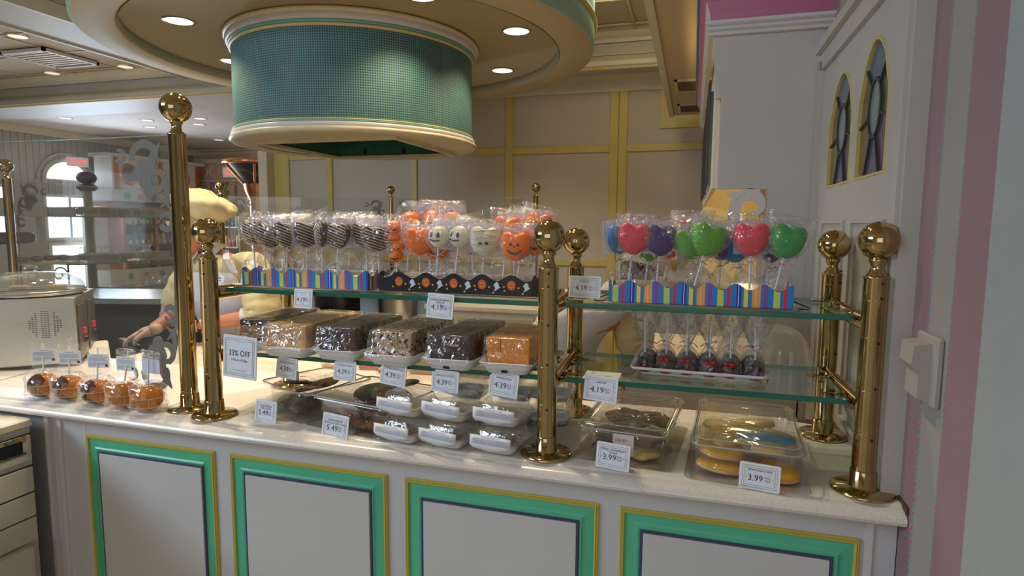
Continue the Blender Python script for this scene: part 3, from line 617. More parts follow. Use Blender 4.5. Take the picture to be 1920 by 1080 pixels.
# work table and back counters
tb=empty('work_table',(-.3,.66,0),0,'pale marble work table behind the shelves where the worker rolls sweets','table')
pm=mat('pale_marble',(.66,.58,.47),.3); ncol(pm,[(.35,(.55,.47,.37,1)),(.5,(.68,.60,.49,1)),(.7,(.72,.66,.57,1))],3,detail=7,stretch=(.6,4,1),interp='LINEAR')
MB().bbox(-.62,1.15,-.185,.19,.915,.938,.004).build('top',pm,tb)
MB().box(-.60,1.13,-.17,.16,0,.915).build('base',CREAMP,tb)
bc=empty('back_counter',(-.1,2.76,0),0,'cream back counter with green and yellow framed doors beyond the shelves','counter')
MB().bbox(-.40,.46,-.26,.5,.89,.925,.006).build('top',mat('pale_laminate',(.75,.66,.5),.4),bc)
MB().box(-.36,.42,-.2,.45,0,.89).build('body',CREAMP,bc)
dd_=MB().box(-.22,.38,-.212,-.2,.30,.86).build('door',CREAMP,bc); f=MB(); frame(f,-.18,.36,.835,.33,.018,[(0,0),(0,.006),(1,.006),(1,0)],y=-.212); f.build('yellow_bead',YELP,dd_)
f=MB(); frame(f,-.162,.342,.817,.348,.020,[(0,0),(0,.008),(1,.008),(1,0)],y=-.212); f.build('green_moulding',mat('far_green',(.12,.34,.14),.5),dd_)
MB().lathe([(.02,0),(.022,-.01),(.001,-.014)],14,c=(.09,-.214,.77),axis='y').build('knob',BRASS,dd_)
# ================================================================ SWEETS ON STICKS
COLS={'red':srgb(226,62,78),'green':srgb(92,170,48),'dgreen':srgb(52,158,66),'purple':srgb(84,58,128),'blue':srgb(24,128,190),'orange':srgb(255,126,10),'white':srgb(236,226,200),'choc':srgb(62,34,26)}
def icing(c): return mat('icing_'+c,COLS[c],.38 if c!='choc' else .3,noise=.06,nscale=60,bump=.12,bscale=160,spec=.4)
STICK=mat('paper_stick',(.86,.86,.86),.5); BLACKI=mat('black_icing',(.012,.010,.012),.35)
TWINE_R=mat('red_twine',(.55,.04,.08),.7); CARD=clear('bag_card',(1,1,1),.04,.3,edge=.05,haze=.55,hcol=(.62,.62,.75))
def rheart(th):
    d=math.degrees(th)%360; g=lambda c,wd:math.exp(-((((d-c+180)%360)-180)/wd)**2)
    return .036+.009*g(42,26)+.009*g(138,26)-.009*g(90,17)+.003*g(270,30)
def tk(x,z,T=.016):
    t=math.hypot(x,z)/rheart(math.atan2(z,x)); return T*math.sqrt(max(0,1-min(1,t)**2.6))
def heart(mb,T=.016,M=None,sc=1):
    n=30; loops=[]
    ts=[.02,.3,.55,.75,.9,.97,1.0]
    for sgn in (-1,1):
        seq=ts if sgn<0 else ts[::-1][1:]
        for t in seq:
            loops.append([(sc*rheart(2*PI*k/n)*t*math.cos(2*PI*k/n),sc*sgn*T*math.sqrt(max(0,1-t**2.6)),sc*rheart(2*PI*k/n)*t*math.sin(2*PI*k/n)) for k in range(n)])
    return mb.loft(loops,True,True,M)
def bag(rng,w=.046,t=.018,up=.062,tie=-.05,skirt=.05,flip=1,jit=1.0):
    L=[(tie-skirt,.034,.022),(tie-skirt*.6,.030,.020),(tie-skirt*.25,.014,.012),(tie,.0045,.0045),(tie+.012,.014,.012),(tie*.45,w*.72,t*.95),(tie*.05,w*.95,t*1.15),(up*.45,w*1.02,t*1.05),(up*.8,w*1.06,t*.55),(up,w*1.1,.0015)]
    n=26; loops=[]; tl=rng.uniform(-.010,.010)
    for i,(z,a,b) in enumerate(L):
        l=[]
        for k in range(n):
            th=2*PI*k/n; q=1+jit*rng.uniform(-.09,.09)*(1 if i not in (3,) else 0)
            c_,s_=math.cos(th),math.sin(th); c_=math.copysign(abs(c_)**.75,c_); s_=math.copysign(abs(s_)**.75,s_)
            zz=z+(rng.uniform(-.006,.006) if i in (0,) else 0)+(tl*c_ if i==len(L)-1 else 0)
            l.append((a*q*c_,b*q*s_*flip,zz))
        loops.append(l)
    return MB().loft(loops,False,True)
def twine(rng,z=-.05,r=.006):
    m=MB(); m.tube([(r*math.cos(a),r*math.sin(a),z+.0008*math.sin(3*a)) for a in [i*PI/6 for i in range(13)]],.0013,5,False)
    for s in (-1,1):
        a=rng.uniform(-.3,.5); m.tube([(s*.003,-r,z),(s*.012,-r-.003,z+.004+a*.01),(s*.022,-r-.001,z-.004+a*.02)],.0012,5)
    return m
TW=mat('red_white_twine',(.8,.8,.8),.7); ntw=TW.node_tree
tcw=ntw.nodes.new('ShaderNodeTexCoord'); wv=ntw.nodes.new('ShaderNodeTexWave'); wv.inputs['Scale'].default_value=260; wv.bands_direction='DIAGONAL'; ntw.links.new(tcw.outputs['Object'],wv.inputs[0])
gtw=mth('GREATER_THAN',wv.outputs['Fac'],.45,ntw); ntw.links.new(mixc(gtw,(.85,.83,.83,1),(.5,.02,.06,1),ntw),ntw.nodes['Principled BSDF'].inputs['Base Color'])
def face(mb,r,c=(0,0,0),kind='jack',sc=1.0):
    """eyes and mouth raised on a sphere of radius r, looking to -y"""
    def P(a,e,rr=r): a,e=math.radians(a),math.radians(e); return (c[0]+rr*math.sin(a)*math.cos(e),c[1]-rr*math.cos(a)*math.cos(e),c[2]+rr*math.sin(e))
    def patch(pts):
        v=[P(a,e,r*1.015) for a,e in pts]+[P(a,e,r*.97) for a,e in pts]; n=len(pts)
        mb.add(v,[tuple(range(n)),tuple(range(n,2*n))[::-1]]+[(i,i+n,(i+1)%n+n,(i+1)%n) for i in range(n)])
    if kind=='jack':
        patch([(-32,8),(-12,8),(-22,28)]); patch([(12,8),(32,8),(22,28)]); patch([(-5,-4),(5,-4),(0,5)])
        mb.tube([P(a,-26+abs(a)*.25,r*1.01) for a in range(-34,35,6)],r*.09,6)
    elif kind=='ghost':
        for a in (-22,22): patch([(a+10*math.cos(t*PI/5),10+15*math.sin(t*PI/5)) for t in range(10)])
        mb.tube([P(a,-22+abs(a)*.2,r*1.01) for a in range(-34,35,6)],r*.05,6)
        for a in (-24,-8,8,24): mb.tube([P(a,-28+abs(a)*.2,r*1.01),P(a,-15+abs(a)*.2,r*1.01)],r*.035,5)
    return mb
def pumpkin_ball(mb,c,r,n=28):
    return mb.ball(c,r,n,14,(1,1,.88),fn=lambda t,a:1-.05*abs(math.cos(4*a))*math.sin(t))
GROUP={'choc':'chocolate drizzle cake pops','spook':'orange and white halloween cake pops','col':'coloured cake pops'}
def pop(kind,x,y,zhead,zbase,rng,label,group,col='choc',rz=0,tilt=0,ry=0,skirt=.05):
    e=empty('cake_pop',(x,y,zhead),rz,label,'cake pop',group,rx=tilt,ry=ry)
    MB().cyl((0,0,zbase-zhead),(0,0,-.02),.0024,8).build('stick',STICK,e)
    if kind in ('heart','drizzle'):
        h=heart(MB(),.017).build('head',icing(col),e)
        if kind=='drizzle':
            pts=[];n=9
            for j in range(n+1):
                z0=-.034+.072*j/n
                row=[]
                for i in range(13):
                    xx=-.044+.088*i/12; zz=z0-.35*xx
                    if math.hypot(xx,zz)/rheart(math.atan2(zz,xx))<.97: row.append((xx,-tk(xx,zz,.017)-.0006,zz))
                if j%2: row=row[::-1]
                pts+=row
            MB().tube(pts,.0011,5).build('drizzle',mat('cream_icing',(.72,.62,.45),.4),h)
    elif kind=='jackheart':
        h=heart(MB(),.018).build('head',icing('orange'),e)
        f=MB()
        for s in (-1,1): f.prism([(s*.004,.0),(s*.014,.0),(s*.009,.010)],-.0015,'xz',-.0175)
        f.prism([(-.003,-.004),(.003,-.004),(0,.001)],-.0015,'xz',-.0178); f.ribbon([(-.018,-.010),(-.010,-.018),(0,-.020),(.010,-.018),(.018,-.010)],[.003,.006,.007,.006,.003],-.0015,'xz',-.0165); f.build('icing_face',BLACKI,h)
    elif kind=='pumpkin':
        h=pumpkin_ball(MB(),(0,0,0),.031).build('head',icing('orange'),e); face(MB(),.0295).build('icing_face',BLACKI,h)
        MB().tube([(0,0,.024),(.002,0,.032)],[.004,.0025],6).build('stem',mat('stem_green',(.05,.25,.08),.5),h)
    elif kind=='stack':
        for i,(dx,dz,r) in enumerate(((0,.030,.021),(-.003,.002,.018),(.008,-.022,.018),(.002,-.048,.020))):
            h=pumpkin_ball(MB(),(dx,0,dz),r).build('pumpkin',icing('orange'),e); face(MB(),r*.95,(dx,0,dz)).build('icing_face',BLACKI,h)
        MB().tube([(0,0,.047),(.001,0,.054)],[.003,.002],6).build('stem',mat('stem_green',(.05,.25,.08),.5),e)
    elif kind=='ghost':
        h=MB().ball((0,0,0),.029,24,14,(1,.85,1)).build('head',icing('white'),e); f=face(MB(),.0292,kind='ghost'); f.v=[(a,b*.85,c) for a,b,c in f.v]; f.build('icing_face',BLACKI,h)
    elif kind=='mummy':
        h=heart(MB(),.018,sc=1.05).build('head',icing('white'),e); m=MB()
        for j in range(9):
            z=-.032+.0085*j
            pts=[(xx,-tk(xx/1.05,(z+.12*xx*(1 if j%2 else -1))/1.05,.018)-.001,z+.12*xx*(1 if j%2 else -1)) for xx in [-.034+.0068*i for i in range(11)] if tk(xx/1.05,z/1.05)>.004]
            if len(pts)>2: m.tube(pts,.0024,6)
        tag(m.build('bandage',mat('mummy_icing',srgb(226,214,184),.5),h),kind='stuff'); MB().ball((-.010,-.0205,-.006),.0045,10,8,(1.1,.4,.8)).ball((.006,-.0205,-.005),.0045,10,8,(1.1,.4,.8)).build('icing_eyes',mat('navy_icing',(.02,.03,.10),.3),h)
    up={'stack':.066}.get(kind,.058); tie={'stack':-.078}.get(kind,-.052)
    bag(rng,w={'stack':.030,'pumpkin':.040,'ghost':.040}.get(kind,.047),t={'pumpkin':.034,'ghost':.028,'stack':.024}.get(kind,.021),up=up,tie=tie,skirt=skirt).build('cellophane_bag',FILM,e)
    MB().box(-.036,.036,.022,.0224,-.034,.046).build('paper_insert',CARD,e)
    twine(rng,tie,.0055).build('twine_tie',TW,e)
    return e
def sc_band(name,path,h,amp,per,m,parent,phase=0,flat=.0,skew=0):
    """a strip of thin card with a scalloped top following a 2D path; uv.x runs along it in metres"""
    pts=[Vector((*p,0)) for p in path]; S_=[0]
    for a,b in zip(pts,pts[1:]): S_.append(S_[-1]+(b-a).length)
    tot=S_[-1]; n=int(tot/.004); st=sorted(set([tot*i/n for i in range(n+1)]+S_)); outer=[];inner=[]
    for s_ in st:
        for i in range(len(S_)-1):
            if s_<=S_[i+1]+1e-9: f=(s_-S_[i])/(S_[i+1]-S_[i]); p=pts[i].lerp(pts[i+1],f); d=(pts[i+1]-pts[i]).normalized(); break
        nn=Vector((d.y,-d.x,0)); q=.5+.5*math.cos(2*PI*((s_+phase)/per)); z=h-amp+amp*q
        outer.append((p+nn*.0006,z)); inner.append((p-nn*.0006,z))
    v=[];f=[]
    for (a,z),(b,_) in zip(outer,inner): v+=[(a.x,a.y,0),(a.x,a.y,z),(b.x,b.y,0),(b.x,b.y,z)]
    for i in range(len(st)-1): k=i*4; f+=[(k,k+4,k+5,k+1),(k+2,k+3,k+7,k+6),(k+1,k+5,k+7,k+3),(k,k+2,k+6,k+4)]
    me=bpy.data.meshes.new(name); me.from_pydata(v,[],f); uv=me.uv_layers.new(name='UVMap')
    for pl in me.polygons:
        for li,vi in zip(pl.loop_indices,pl.vertices): uv.data[li].uv=(st[vi//4],v[vi][2])
    me.materials.append(m); o=bpy.data.objects.new(name,me); COL.objects.link(o); o.parent=parent; return o
STR=mat('striped_card',(.5,.5,.5),.45); nts=STR.node_tree; b=nts.nodes['Principled BSDF']
uvn=nts.nodes.new('ShaderNodeUVMap'); sp_=nts.nodes.new('ShaderNodeSeparateXYZ'); nts.links.new(uvn.outputs[0],sp_.inputs[0])
cr_=nts.nodes.new('ShaderNodeValToRGB'); cr_.color_ramp.interpolation='CONSTANT'
BL,LI,RE,NV,YE,OR,PU,WH=[srgb(*c) for c in ((0,134,208),(210,216,96),(226,40,70),(34,52,170),(250,222,60),(246,164,80),(146,72,168),(238,238,245))]
seq=[(0,LI),(.11,BL),(.17,RE),(.235,BL),(.34,NV),(.375,WH),(.385,NV),(.43,BL),(.475,YE),(.55,BL),(.62,OR),(.685,WH),(.695,OR),(.77,BL),(.82,PU),(.90,BL),(.955,BL)]
el=cr_.color_ramp.elements
while len(el)<len(seq): el.new(.5)
for e_,(p,c) in zip(el,seq): e_.position=p; e_.color=c
nts.links.new(mth('FRACT',mth('DIVIDE',sp_.outputs['X'],.117,nts),0,nts),cr_.inputs[0]); nts.links.new(cr_.outputs[0],b.inputs['Base Color'])
BLK=mat('black_card',(.012,.013,.022),.35)
def stand(x0,x1,y0,y1,label,kind='stripe',hh=.052,rz=0):
    cx,cy=(x0+x1)/2,(y0+y1)/2; hw,hd_=(x1-x0)/2,(y1-y0)/2
    e=empty('pop_stand',(cx,cy,ZU),rz,label,'display stand')
    t=MB(); t.loft([rrect(2*hw+.03,2*hd_+.03,.012,.0005),rrect(2*hw+.035,2*hd_+.035,.013,.004),rrect(2*hw+.030,2*hd_+.030,.012,.005),rrect(2*hw+.02,2*hd_+.02,.01,.002)],True,False); t.build('sheet_tray',STEEL,e)
    MB().bbox(-hw+.006,hw-.006,-hd_+.006,hd_-.006,.004,hh-.010,.003).build('stand_block',STEEL,e)
    path=[(-hw+.006,hd_*.2),(-hw-.0,-hd_),(hw,-hd_),(hw+.004,hd_*.9)]
    o=sc_band('scalloped_band',path,hh,.016,.0585 if kind=='stripe' else .078,STR if kind=='stripe' else BLK,e,phase=.02 if kind=='stripe' else -.015)
    o.location.z=.004
    if kind!='stripe':
        orm=mat('print_orange',srgb(232,96,36),.5); yem=mat('print_yellow',srgb(240,214,60),.5); whm=mat('print_white',srgb(225,228,240),.5)
        s0=math.hypot(.006,hd_*1.2); per=.078; L=2*hw; k=0; j=math.ceil((s0-.015)/per)
        while True:
            s_=j*per+.015-s0; j+=1
            if s_>L-.012: break
            if s_<.012: continue
            xx=-hw+s_; zc=.026+.004; pk=MB().prism([(xx+.0115*math.cos(a*PI/10),zc+.0125*math.sin(a*PI/10)) for a in range(20)],-.0005,'xz',-hd_-.0008).build('printed_pumpkin',orm,o); pk.location.z=-.004
            fp=MB()
            for dx in (-.004,.004): fp.prism([(xx+dx-.002,zc+.002),(xx+dx+.002,zc+.002),(xx+dx,zc+.006)],-.0004,'xz',-hd_-.0014)
            fp.ribbon([(xx-.006,zc-.003),(xx,zc-.007),(xx+.006,zc-.003)],.0018,-.0004,'xz',-hd_-.0014); q=fp.build('printed_face',yem,o); q.location.z=-.004
            gx=xx+per/2
            if gx<hw-.01:
                q=MB().prism([(gx-.008,.010),(gx-.002,.012),(gx+.004,.016),(gx+.010,.020),(gx+.006,.023),(gx+.005,.030),(gx,.034),(gx-.005,.030),(gx-.009,.024),(gx-.005,.022),(gx-.004,.016)],-.0005,'xz',-hd_-.0008).build('printed_ghost',whm,o)
            for dx,dz in ((.019,.020),(-.018,.012),(.058,.022),(.030,.006)):
                if abs(xx+dx)<hw-.006:
                    MB().prism([(xx+dx+(.0036 if i%2==0 else .0015)*math.cos(PI/2+i*PI/5),dz+(.0036 if i%2==0 else .0015)*math.sin(PI/2+i*PI/5)) for i in range(10)],-.0005,'xz',-hd_-.0008).build('printed_star',yem,o)
    return e
rng=random.Random(3)
s1=stand(.048,.450,.075,.255,'long striped scalloped stand holding the drizzled chocolate cake pops')
s2=stand(.480,.905,.085,.27,'black halloween scalloped stand with pumpkins and ghosts holding orange and white pops','spook')
s3=stand(1.100,1.500,.055,.235,'striped scalloped stand on the right shelf holding the coloured cake pops')
for s_ in (s3,):
    for sx_ in (-1,1):
        MB().tube([(sx_*.21,-.095,.006),(sx_*.232,-.085,.004),(sx_*.238,-.06,.004),(sx_*.225,-.03,.008),(sx_*.21,-.01,.012)],.0015,6).build('wire_handle',DARK,s_)
ORD=['first','second','third','fourth','fifth','sixth','seventh','eighth','ninth','tenth']
zs=ZU+.043
for i,(u,v) in enumerate(((477,435),(511,440),(543,438),(579,438),(608,438),(639,441),(678,440),(711,446))):
    p=W(u,v,y=.125); pop('drizzle',p.x,.125+rng.uniform(-.015,.02),p.z,zs,rng,'%s drizzled chocolate cake pop from the left in the front row of the striped stand'%ORD[i],GROUP['choc'],rz=(-.3,.2,.5,.75,-.9,-.15,.1,.3)[i]+.15,tilt=rng.uniform(-.08,.08),ry=rng.uniform(-.12,.12))
for i,(u,v) in enumerate(((492,432),(527,433),(560,432),(594,432),(625,434),(660,434),(695,436))):
    p=W(u,v,y=.20); pop('drizzle',p.x,.20,p.z,zs,rng,'%s drizzled chocolate cake pop from the left in the rear row of the striped stand'%ORD[i],GROUP['choc'],rz=rng.uniform(-1,1),tilt=rng.uniform(-.08,.08),ry=rng.uniform(-.12,.12))
SP=[('stack',741,447,.12,'orange pop of four stacked pumpkins at the left end of the halloween stand','x',.1),
('heart',786,452,.135,'large plain orange heart cake pop turned side-on beside the stacked pumpkins','orange',.5),
('jackheart',818,462,.17,'orange jack-o-lantern heart pop half hidden behind the left white skull-faced pop','x',.3),
('ghost',823,444,.12,'left one of the two front white pops with black eyes and stitched mouth','x',-.15),
('ghost',861,444,.125,'right one of the two front white pops with black eyes and stitched mouth','x',-.25),
('mummy',909,452,.12,'white bandaged mummy heart pop with blue eyes','x',.25),
('jackheart',966,461,.115,'front orange jack-o-lantern heart pop near the middle brass post','x',.15),
('jackheart',1001,452,.16,'orange jack-o-lantern heart pop tucked behind the middle brass post','x',.35),
('pumpkin',770,414,.25,'leftmost round pumpkin pop in the raised rear row','x',-.6),
('pumpkin',812,412,.25,'middle smiling pumpkin pop in the raised rear row','x',.45),
('pumpkin',848,415,.25,'right round pumpkin pop in the raised rear row','x',-.1),
('ghost',842,440,.20,'white round pop behind and between the two front skull-faced pops','x',1.2),
('ghost',884,440,.20,'white round pop behind the bandaged mummy pop','x',1.0),
('heart',951,431,.19,'plain orange heart pop in the rear left of the jack-o-lantern pop','orange',.1),
('heart',981,428,.24,'plain orange heart pop in the rearmost row near the middle post','orange',-.3),
('heart',1010,424,.25,'rightmost plain orange heart pop behind the middle brass post','orange',.2)]
for k,u,v,y,lab,c,rz in SP:
    p=W(u,v,y=y); pop(k,p.x,y,p.z,zs,rng,lab,GROUP['spook'],col=c,rz=rz,tilt=rng.uniform(-.06,.06),ry=rng.uniform(-.15,.15))
CP=[('blue',1161,448,.13,'blue heart cake pop turned sideways at the left end of the right stand',1.0,-.1),
('red',1189,447,.085,'left red heart cake pop in front of the blue one',.1,.1),
('purple',1238,450,.10,'front purple heart cake pop with its back to the viewer',.35,.05),
('green',1296,456,.115,'leaning green heart cake pop, left of the green pair',.3,-.3),
('green',1328,449,.085,'upright green heart cake pop, right of the green pair',.2,.25),
('red',1409,448,.085,'right red heart cake pop in the front row',.0,.0),
('dgreen',1477,452,.085,'darker green heart cake pop at the right end of the stand',.1,.2),
('red',1262,458,.17,'red heart cake pop peeping out behind the purple one',-.7,.3),
('purple',1353,458,.16,'purple heart cake pop behind the upright green one',.9,0),
('blue',1376,462,.16,'blue heart cake pop behind the right red one',-.5,-.3),
('red',1297,438,.20,'rearmost red heart cake pop showing only its top above the green pair',0,0),
('purple',1448,462,.17,'purple heart cake pop behind the darker green one',.8,.2),
('green',1218,462,.19,'green heart cake pop hidden behind the left red and purple ones',.4,.1)]
for c,u,v,y,lab,rz,ry in CP:
    p=W(u,v,y=y); pop('heart',p.x,y,p.z,zs,rng,lab,GROUP['col'],col=c,rz=rz,tilt=rng.uniform(-.05,.05),ry=ry)
# ================================================================ FUDGE PACKS ON THE LOWER SHELF
FU={'nut_layer':srgb(70,42,34),'peanut':srgb(214,168,114),'choc':srgb(74,44,38),'cookie':srgb(190,160,128),'chocnut':srgb(62,38,34),'pumpkin':srgb(236,152,48)}
def fudge_mat(k):
    m=mat('fudge_'+k,FU[k],.45,noise=.12,nscale=50,bump=.25,bscale=120,spec=.35)
    if k=='cookie': ncol(m,[(0,srgb(40,36,44)),(.42,srgb(40,36,44)),(.46,FU[k]),(1,srgb(206,176,144))],95,detail=2.5,interp='LINEAR',coord='World')
    if k=='nut_layer':
        nt=m.node_tree; b=nt.nodes['Principled BSDF']; tc=nt.nodes.new('ShaderNodeTexCoord'); s=nt.nodes.new('ShaderNodeSeparateXYZ'); nt.links.new(tc.outputs['Object'],s.inputs[0])
        f=mth('LESS_THAN',s.outputs['Z'],.001,nt); nt.links.new(mixc(f,srgb(58,34,30),srgb(190,140,90),nt),b.inputs['Base Color'])
    return m
def foam_tray(mb,w,d,h):
    L=[]
    for (q,z) in ((.70,0),(.74,.001),(.80,h*.35),(.93,h*.85),(1.0,h),(1.01,h+.0015),(1.0,h+.003),(.97,h+.002),(.90,h*.8),(.78,.006),(.70,.005)):
        L.append([(x*(1),y,z+(0 if q<.9 else .0012*math.sin(40*(x+y)))) for x,y,_ in rrect(w*q,d-(w-w*q),.014*q+.004,z)])
    return mb.loft(L,True,True)
def fudge(name,x,y,w,d,k,label,rz=0,rows=4,hf=.036,h=.028,z0=None):
    rg=random.Random(name); z0=ZL if z0 is None else z0
    e=empty('fudge_pack',(x,y,z0),rz,label,'fudge tray','wrapped fudge trays')
    foam_tray(MB(),w,d,h).build('foam_tray',FOAM,e)
    fw_=w*.80; fd=d-.055; m=fudge_mat(k); base=h*.55; pr=None
    m1=MB(); pw,pd=fw_/3,fd/rows
    L=[]
    for z,i in ((-hf/2,.0008),(-hf/2+.001,.0),(hf/2-.003,.0),(hf/2-.001,.0008),(hf/2,.0025)): L.append([(a,b_,c) for a,b_,c in rrect(pw-.0004-2*i,pd-.0004-2*i,.0018,z,3)])
    m1.loft(L,True,True)
    for l in range(2):
        for i in range(3):
            for j in range(rows):
                if pr is None: o=m1.build('fudge_piece',m,e); pr=o
                else: o=pr.copy(); COL.objects.link(o)
                o.location=((i-1)*pw+rg.uniform(-.0012,.0012)+(rg.uniform(-.003,.003) if l==0 else 0),-fd/2+pd*(j+.5)+rg.uniform(-.0012,.0012),base+hf*(.5+l)+rg.uniform(-.0008,.0005)); o.rotation_euler=((PI if l==0 and k=='nut_layer' else 0)+rg.uniform(-.01,.01),rg.uniform(-.02,.02),rg.uniform(-.015,.015))
    # cling film pulled over the block and tucked under the lip
    L=[];n=24;ht=base+2*hf+.0025
    for q,z in ((1.02,h-.004),(1.0,h+.004),(.93,h+.014),(.885,ht-.012),(.86,ht-.003),(.80,ht),(.4,ht+.001)):
        ring=rrect(w*q,d-w*(1-q)*1.1,.016*q,z,5); L.append([(a+rg.uniform(-.0016,.0016),b_+rg.uniform(-.0016,.0016),c+rg.uniform(-.0012,.0012)) for a,b_,c in ring])
    mf=MB(); mf.loft(L,False,True); mf.add(L[-1],[tuple(range(len(L[-1])))],True); mf.build('cling_film',WRAP,e)
    MB().box(-.012,.004,-d/2+.012,-d/2+.0135,.004,.010).build('date_sticker',DARK,e) if k in ('chocnut','pumpkin') else None
    return e
FP=[('a',.090,.185,.145,.30,'nut_layer','layered chocolate and peanut butter fudge tray behind the percent-off sign',.10),
('b',.238,.150,.165,.33,'peanut','tan peanut butter fudge tray, second from the left on the lower shelf',-.02),
('c',.393,.150,.148,.31,'choc','dark chocolate fudge tray, third from the left on the lower shelf',-.04),
('d',.556,.150,.150,.33,'cookie','speckled cookies and cream fudge tray',-.03),
('e',.716,.150,.148,.32,'chocnut','dark chocolate nut fudge tray with bright crumpled film',-.03),
('f',.862,.130,.146,.27,'pumpkin','bright orange pumpkin fudge tray beside the middle brass post',.0)]
for n_,x,y,w_,d_,k,lab,rz in FP: fudge(n_,x,y,w_-.008,d_,k,lab,rz)
NUT=mat('nut_bits',srgb(190,160,120),.5)
# nuts showing on the front of the chocolate nut fudge
rg=random.Random(5); nb=MB()
for i in range(16): nb.ball((.716+rg.uniform(-.015,.025),.150-.133,ZL+.07+rg.uniform(-.012,.012)),.0028,8,6,(1.3,.5,1))
for c in [o for o in COL.objects if o.get('label','').startswith('dark chocolate nut')]:
    nb.v=[(a-c.location.x,b_-c.location.y,c_-c.location.z) for a,b_,c_ in nb.v]; tag(nb.build('nut_pieces',NUT,c),kind='stuff')
# ================================================================ PRICE TAGS
LAV=mat('tag_ink',(.05,.03,.07),.6); PUR=mat('tag_purple',(.22,.05,.35),.6); GRY=mat('tag_grey_line',(.22,.24,.32),.6); PNK=mat('tag_pink',(.75,.42,.42),.6); TAGF=mat('tag_face',(.80,.85,.90),.45)
def price_tag(u,v,y,title,price,label,w=.078,h=.056,rz=-.12,rx=-.12,ry=0,stand_=None):
    p=W(u,v,y=y); e=empty('price_tag',(p.x,p.y,p.z),rz,label,'price tag','price tags',rx=rx,ry=ry)
    MB().loft([[(a,k,b) for a,b,_ in rrect(w,h,.003,0,3)] for k in (.0,.0025)],True,False).build('plate',mat('tag_plate',(.88,.90,.93),.35),e)
    f=MB().box(-w*.385,w*.385,-.0004,0,-h*.34,h*.34); f.build('face',TAGF,e)
    def rect(mb,a,b,t,yo): mb.ribbon([(-a,-b),(-a,b),(a,b),(a,-b),(-a,-b)],t,-.0003,'xz',yo)
    q=MB(); rect(q,w*.425,h*.40,.0009,0); q.build('outer_border',GRY,e); q=MB(); rect(q,w*.375,h*.33,.0007,-.0004); q.build('inner_border',mat('tag_plum_line',(.25,.13,.2),.6),e)
    q=MB(); ys=-.0009
    if price: put(q,price,h*.33,-w*.10,ys,-h*.06,.95)
    lines=title.split('|') if title else []
    for i,l in enumerate(lines): put(q,l,h*.108,0,ys,h*.245-i*h*.105,.72 if len(l)>18 else .82)
    if not lines: q.box(-w*.10,w*.10,-.0012,-.0008,h*.235,h*.25).box(-w*.06,w*.06,-.0012,-.0008,-h*.26,-h*.245)
    tag(q.build('lettering',LAV,e),kind='stuff')
    q=MB(); put(q,'PLUS',h*.12,w*.195,ys,h*.0,.75); put(q,'TAX',h*.12,w*.195,ys,-h*.11,.9); tag(q.build('plus_tax_lettering',PUR,e),kind='stuff')
    q=MB()
    for s in (-1,1): q.prism([(s*w*.32,-h*.04+h*.04),(s*w*.32+w*.02,-h*.04),(s*w*.32,-h*.04-h*.04),(s*w*.32-w*.02,-h*.04)],-.0003,'xz',-.0004)
    q.build('ornament',PNK,e)
    if stand_=='shelf': MB().box(-w*.45,w*.35,.001,.035,h*.5+.0005,h*.5+.0015).build('clip_flap',CLAM,e)
    if stand_=='foot': MB().box(-w*.4,w*.6,.0,.03,-h*.5,-h*.5+.0012).build('foot',CLAM,e)
    return e
YS=.022
TG=[(568,560,YS,'','4.19','price tag under the striped chocolate pop stand',.062,.052,0,'shelf'),
(825,574,YS,'CHARACTER INSPIRED|CAKEPOP','4.19','price tag hanging below the halloween stand',.076,.062,.03,'shelf'),
(537,690,YS,'PEANUT BUTTER FUDGE','4.39','price tag below the tan peanut butter fudge',.072,.058,.04,'shelf'),
(646,695,YS,'CHOCOLATE FUDGE','4.39','price tag below the plain chocolate fudge',.072,.054,0,'shelf'),
(737,702,YS,'COOKIES & CREAM FUDGE','4.39','tilted price tag below the cookies and cream fudge',.078,.058,.07,None),
(834,715,YS,'CHOCOLATE NUT FUDGE','4.39','price tag below the chocolate nut fudge',.078,.056,.0,'shelf'),
(944,721,YS,'PUMPKIN FUDGE','4.39','price tag below the pumpkin fudge',.078,.060,.07,'shelf'),
(1126,729,YS,'CAKE POP','4.19','price tag at the front edge of the lower right shelf',.080,.060,.05,None),
(1096,538,.045,'CAKE POP','4.19','price tag standing at the left end of the upper right shelf',.078,.052,.0,None),
(498,772,.0,'LARGE MONSTER|SWEET COOKIE','5.49','price tag on the worktop before the leftmost clear pan',.076,.062,.03,'foot'),
(628,801,-.045,'LARGE MONSTER|CHOCOLATE CHIP COOKIE','5.49','price tag on the worktop before the second clear pan',.082,.066,.05,'foot'),
(1149,856,-.055,'MICKEY GINGERBREAD|COOKIE','3.99','price tag leaning on the gingerbread cookie pan',.076,.058,.03,'foot'),
(1424,895,-.055,'MICKEY SUGAR COOKIE','3.99','price tag before the pan of yellow sugar cookies',.080,.056,.02,'foot')]
for u,v,y,t_,pr_,lab,w_,h_,ry_,st_ in TG: price_tag(u,v,y,t_,pr_,lab,w_,h_,ry=ry_,stand_=st_)
MB_=MB().box(0,.085,.0,.075,0,.0015); o=MB_.build('paper_card',mat('card_cream',(.80,.76,.66),.5)); o.location=(1.045,.03,ZL); o.rotation_euler=(0,0,.0); tag(o,'plain cream card lying on the lower right glass shelf above its price tag','card')
p=W(449,670,y=-.03); sg=empty('discount_sign',tuple(p),-.10,'square white sign reading 33% OFF on the front of the lower shelf','sign',rx=-.05,ry=.03)
MB().loft([[(a,k,b) for a,b,_ in rrect(.118,.116,.004,0,3)] for k in (0,.003)],True,False).build('plate',mat('tag_plate',(.88,.90,.93),.35),sg)
MB().box(-.048,.048,-.0004,0,-.047,.047).build('face',TAGF,sg)
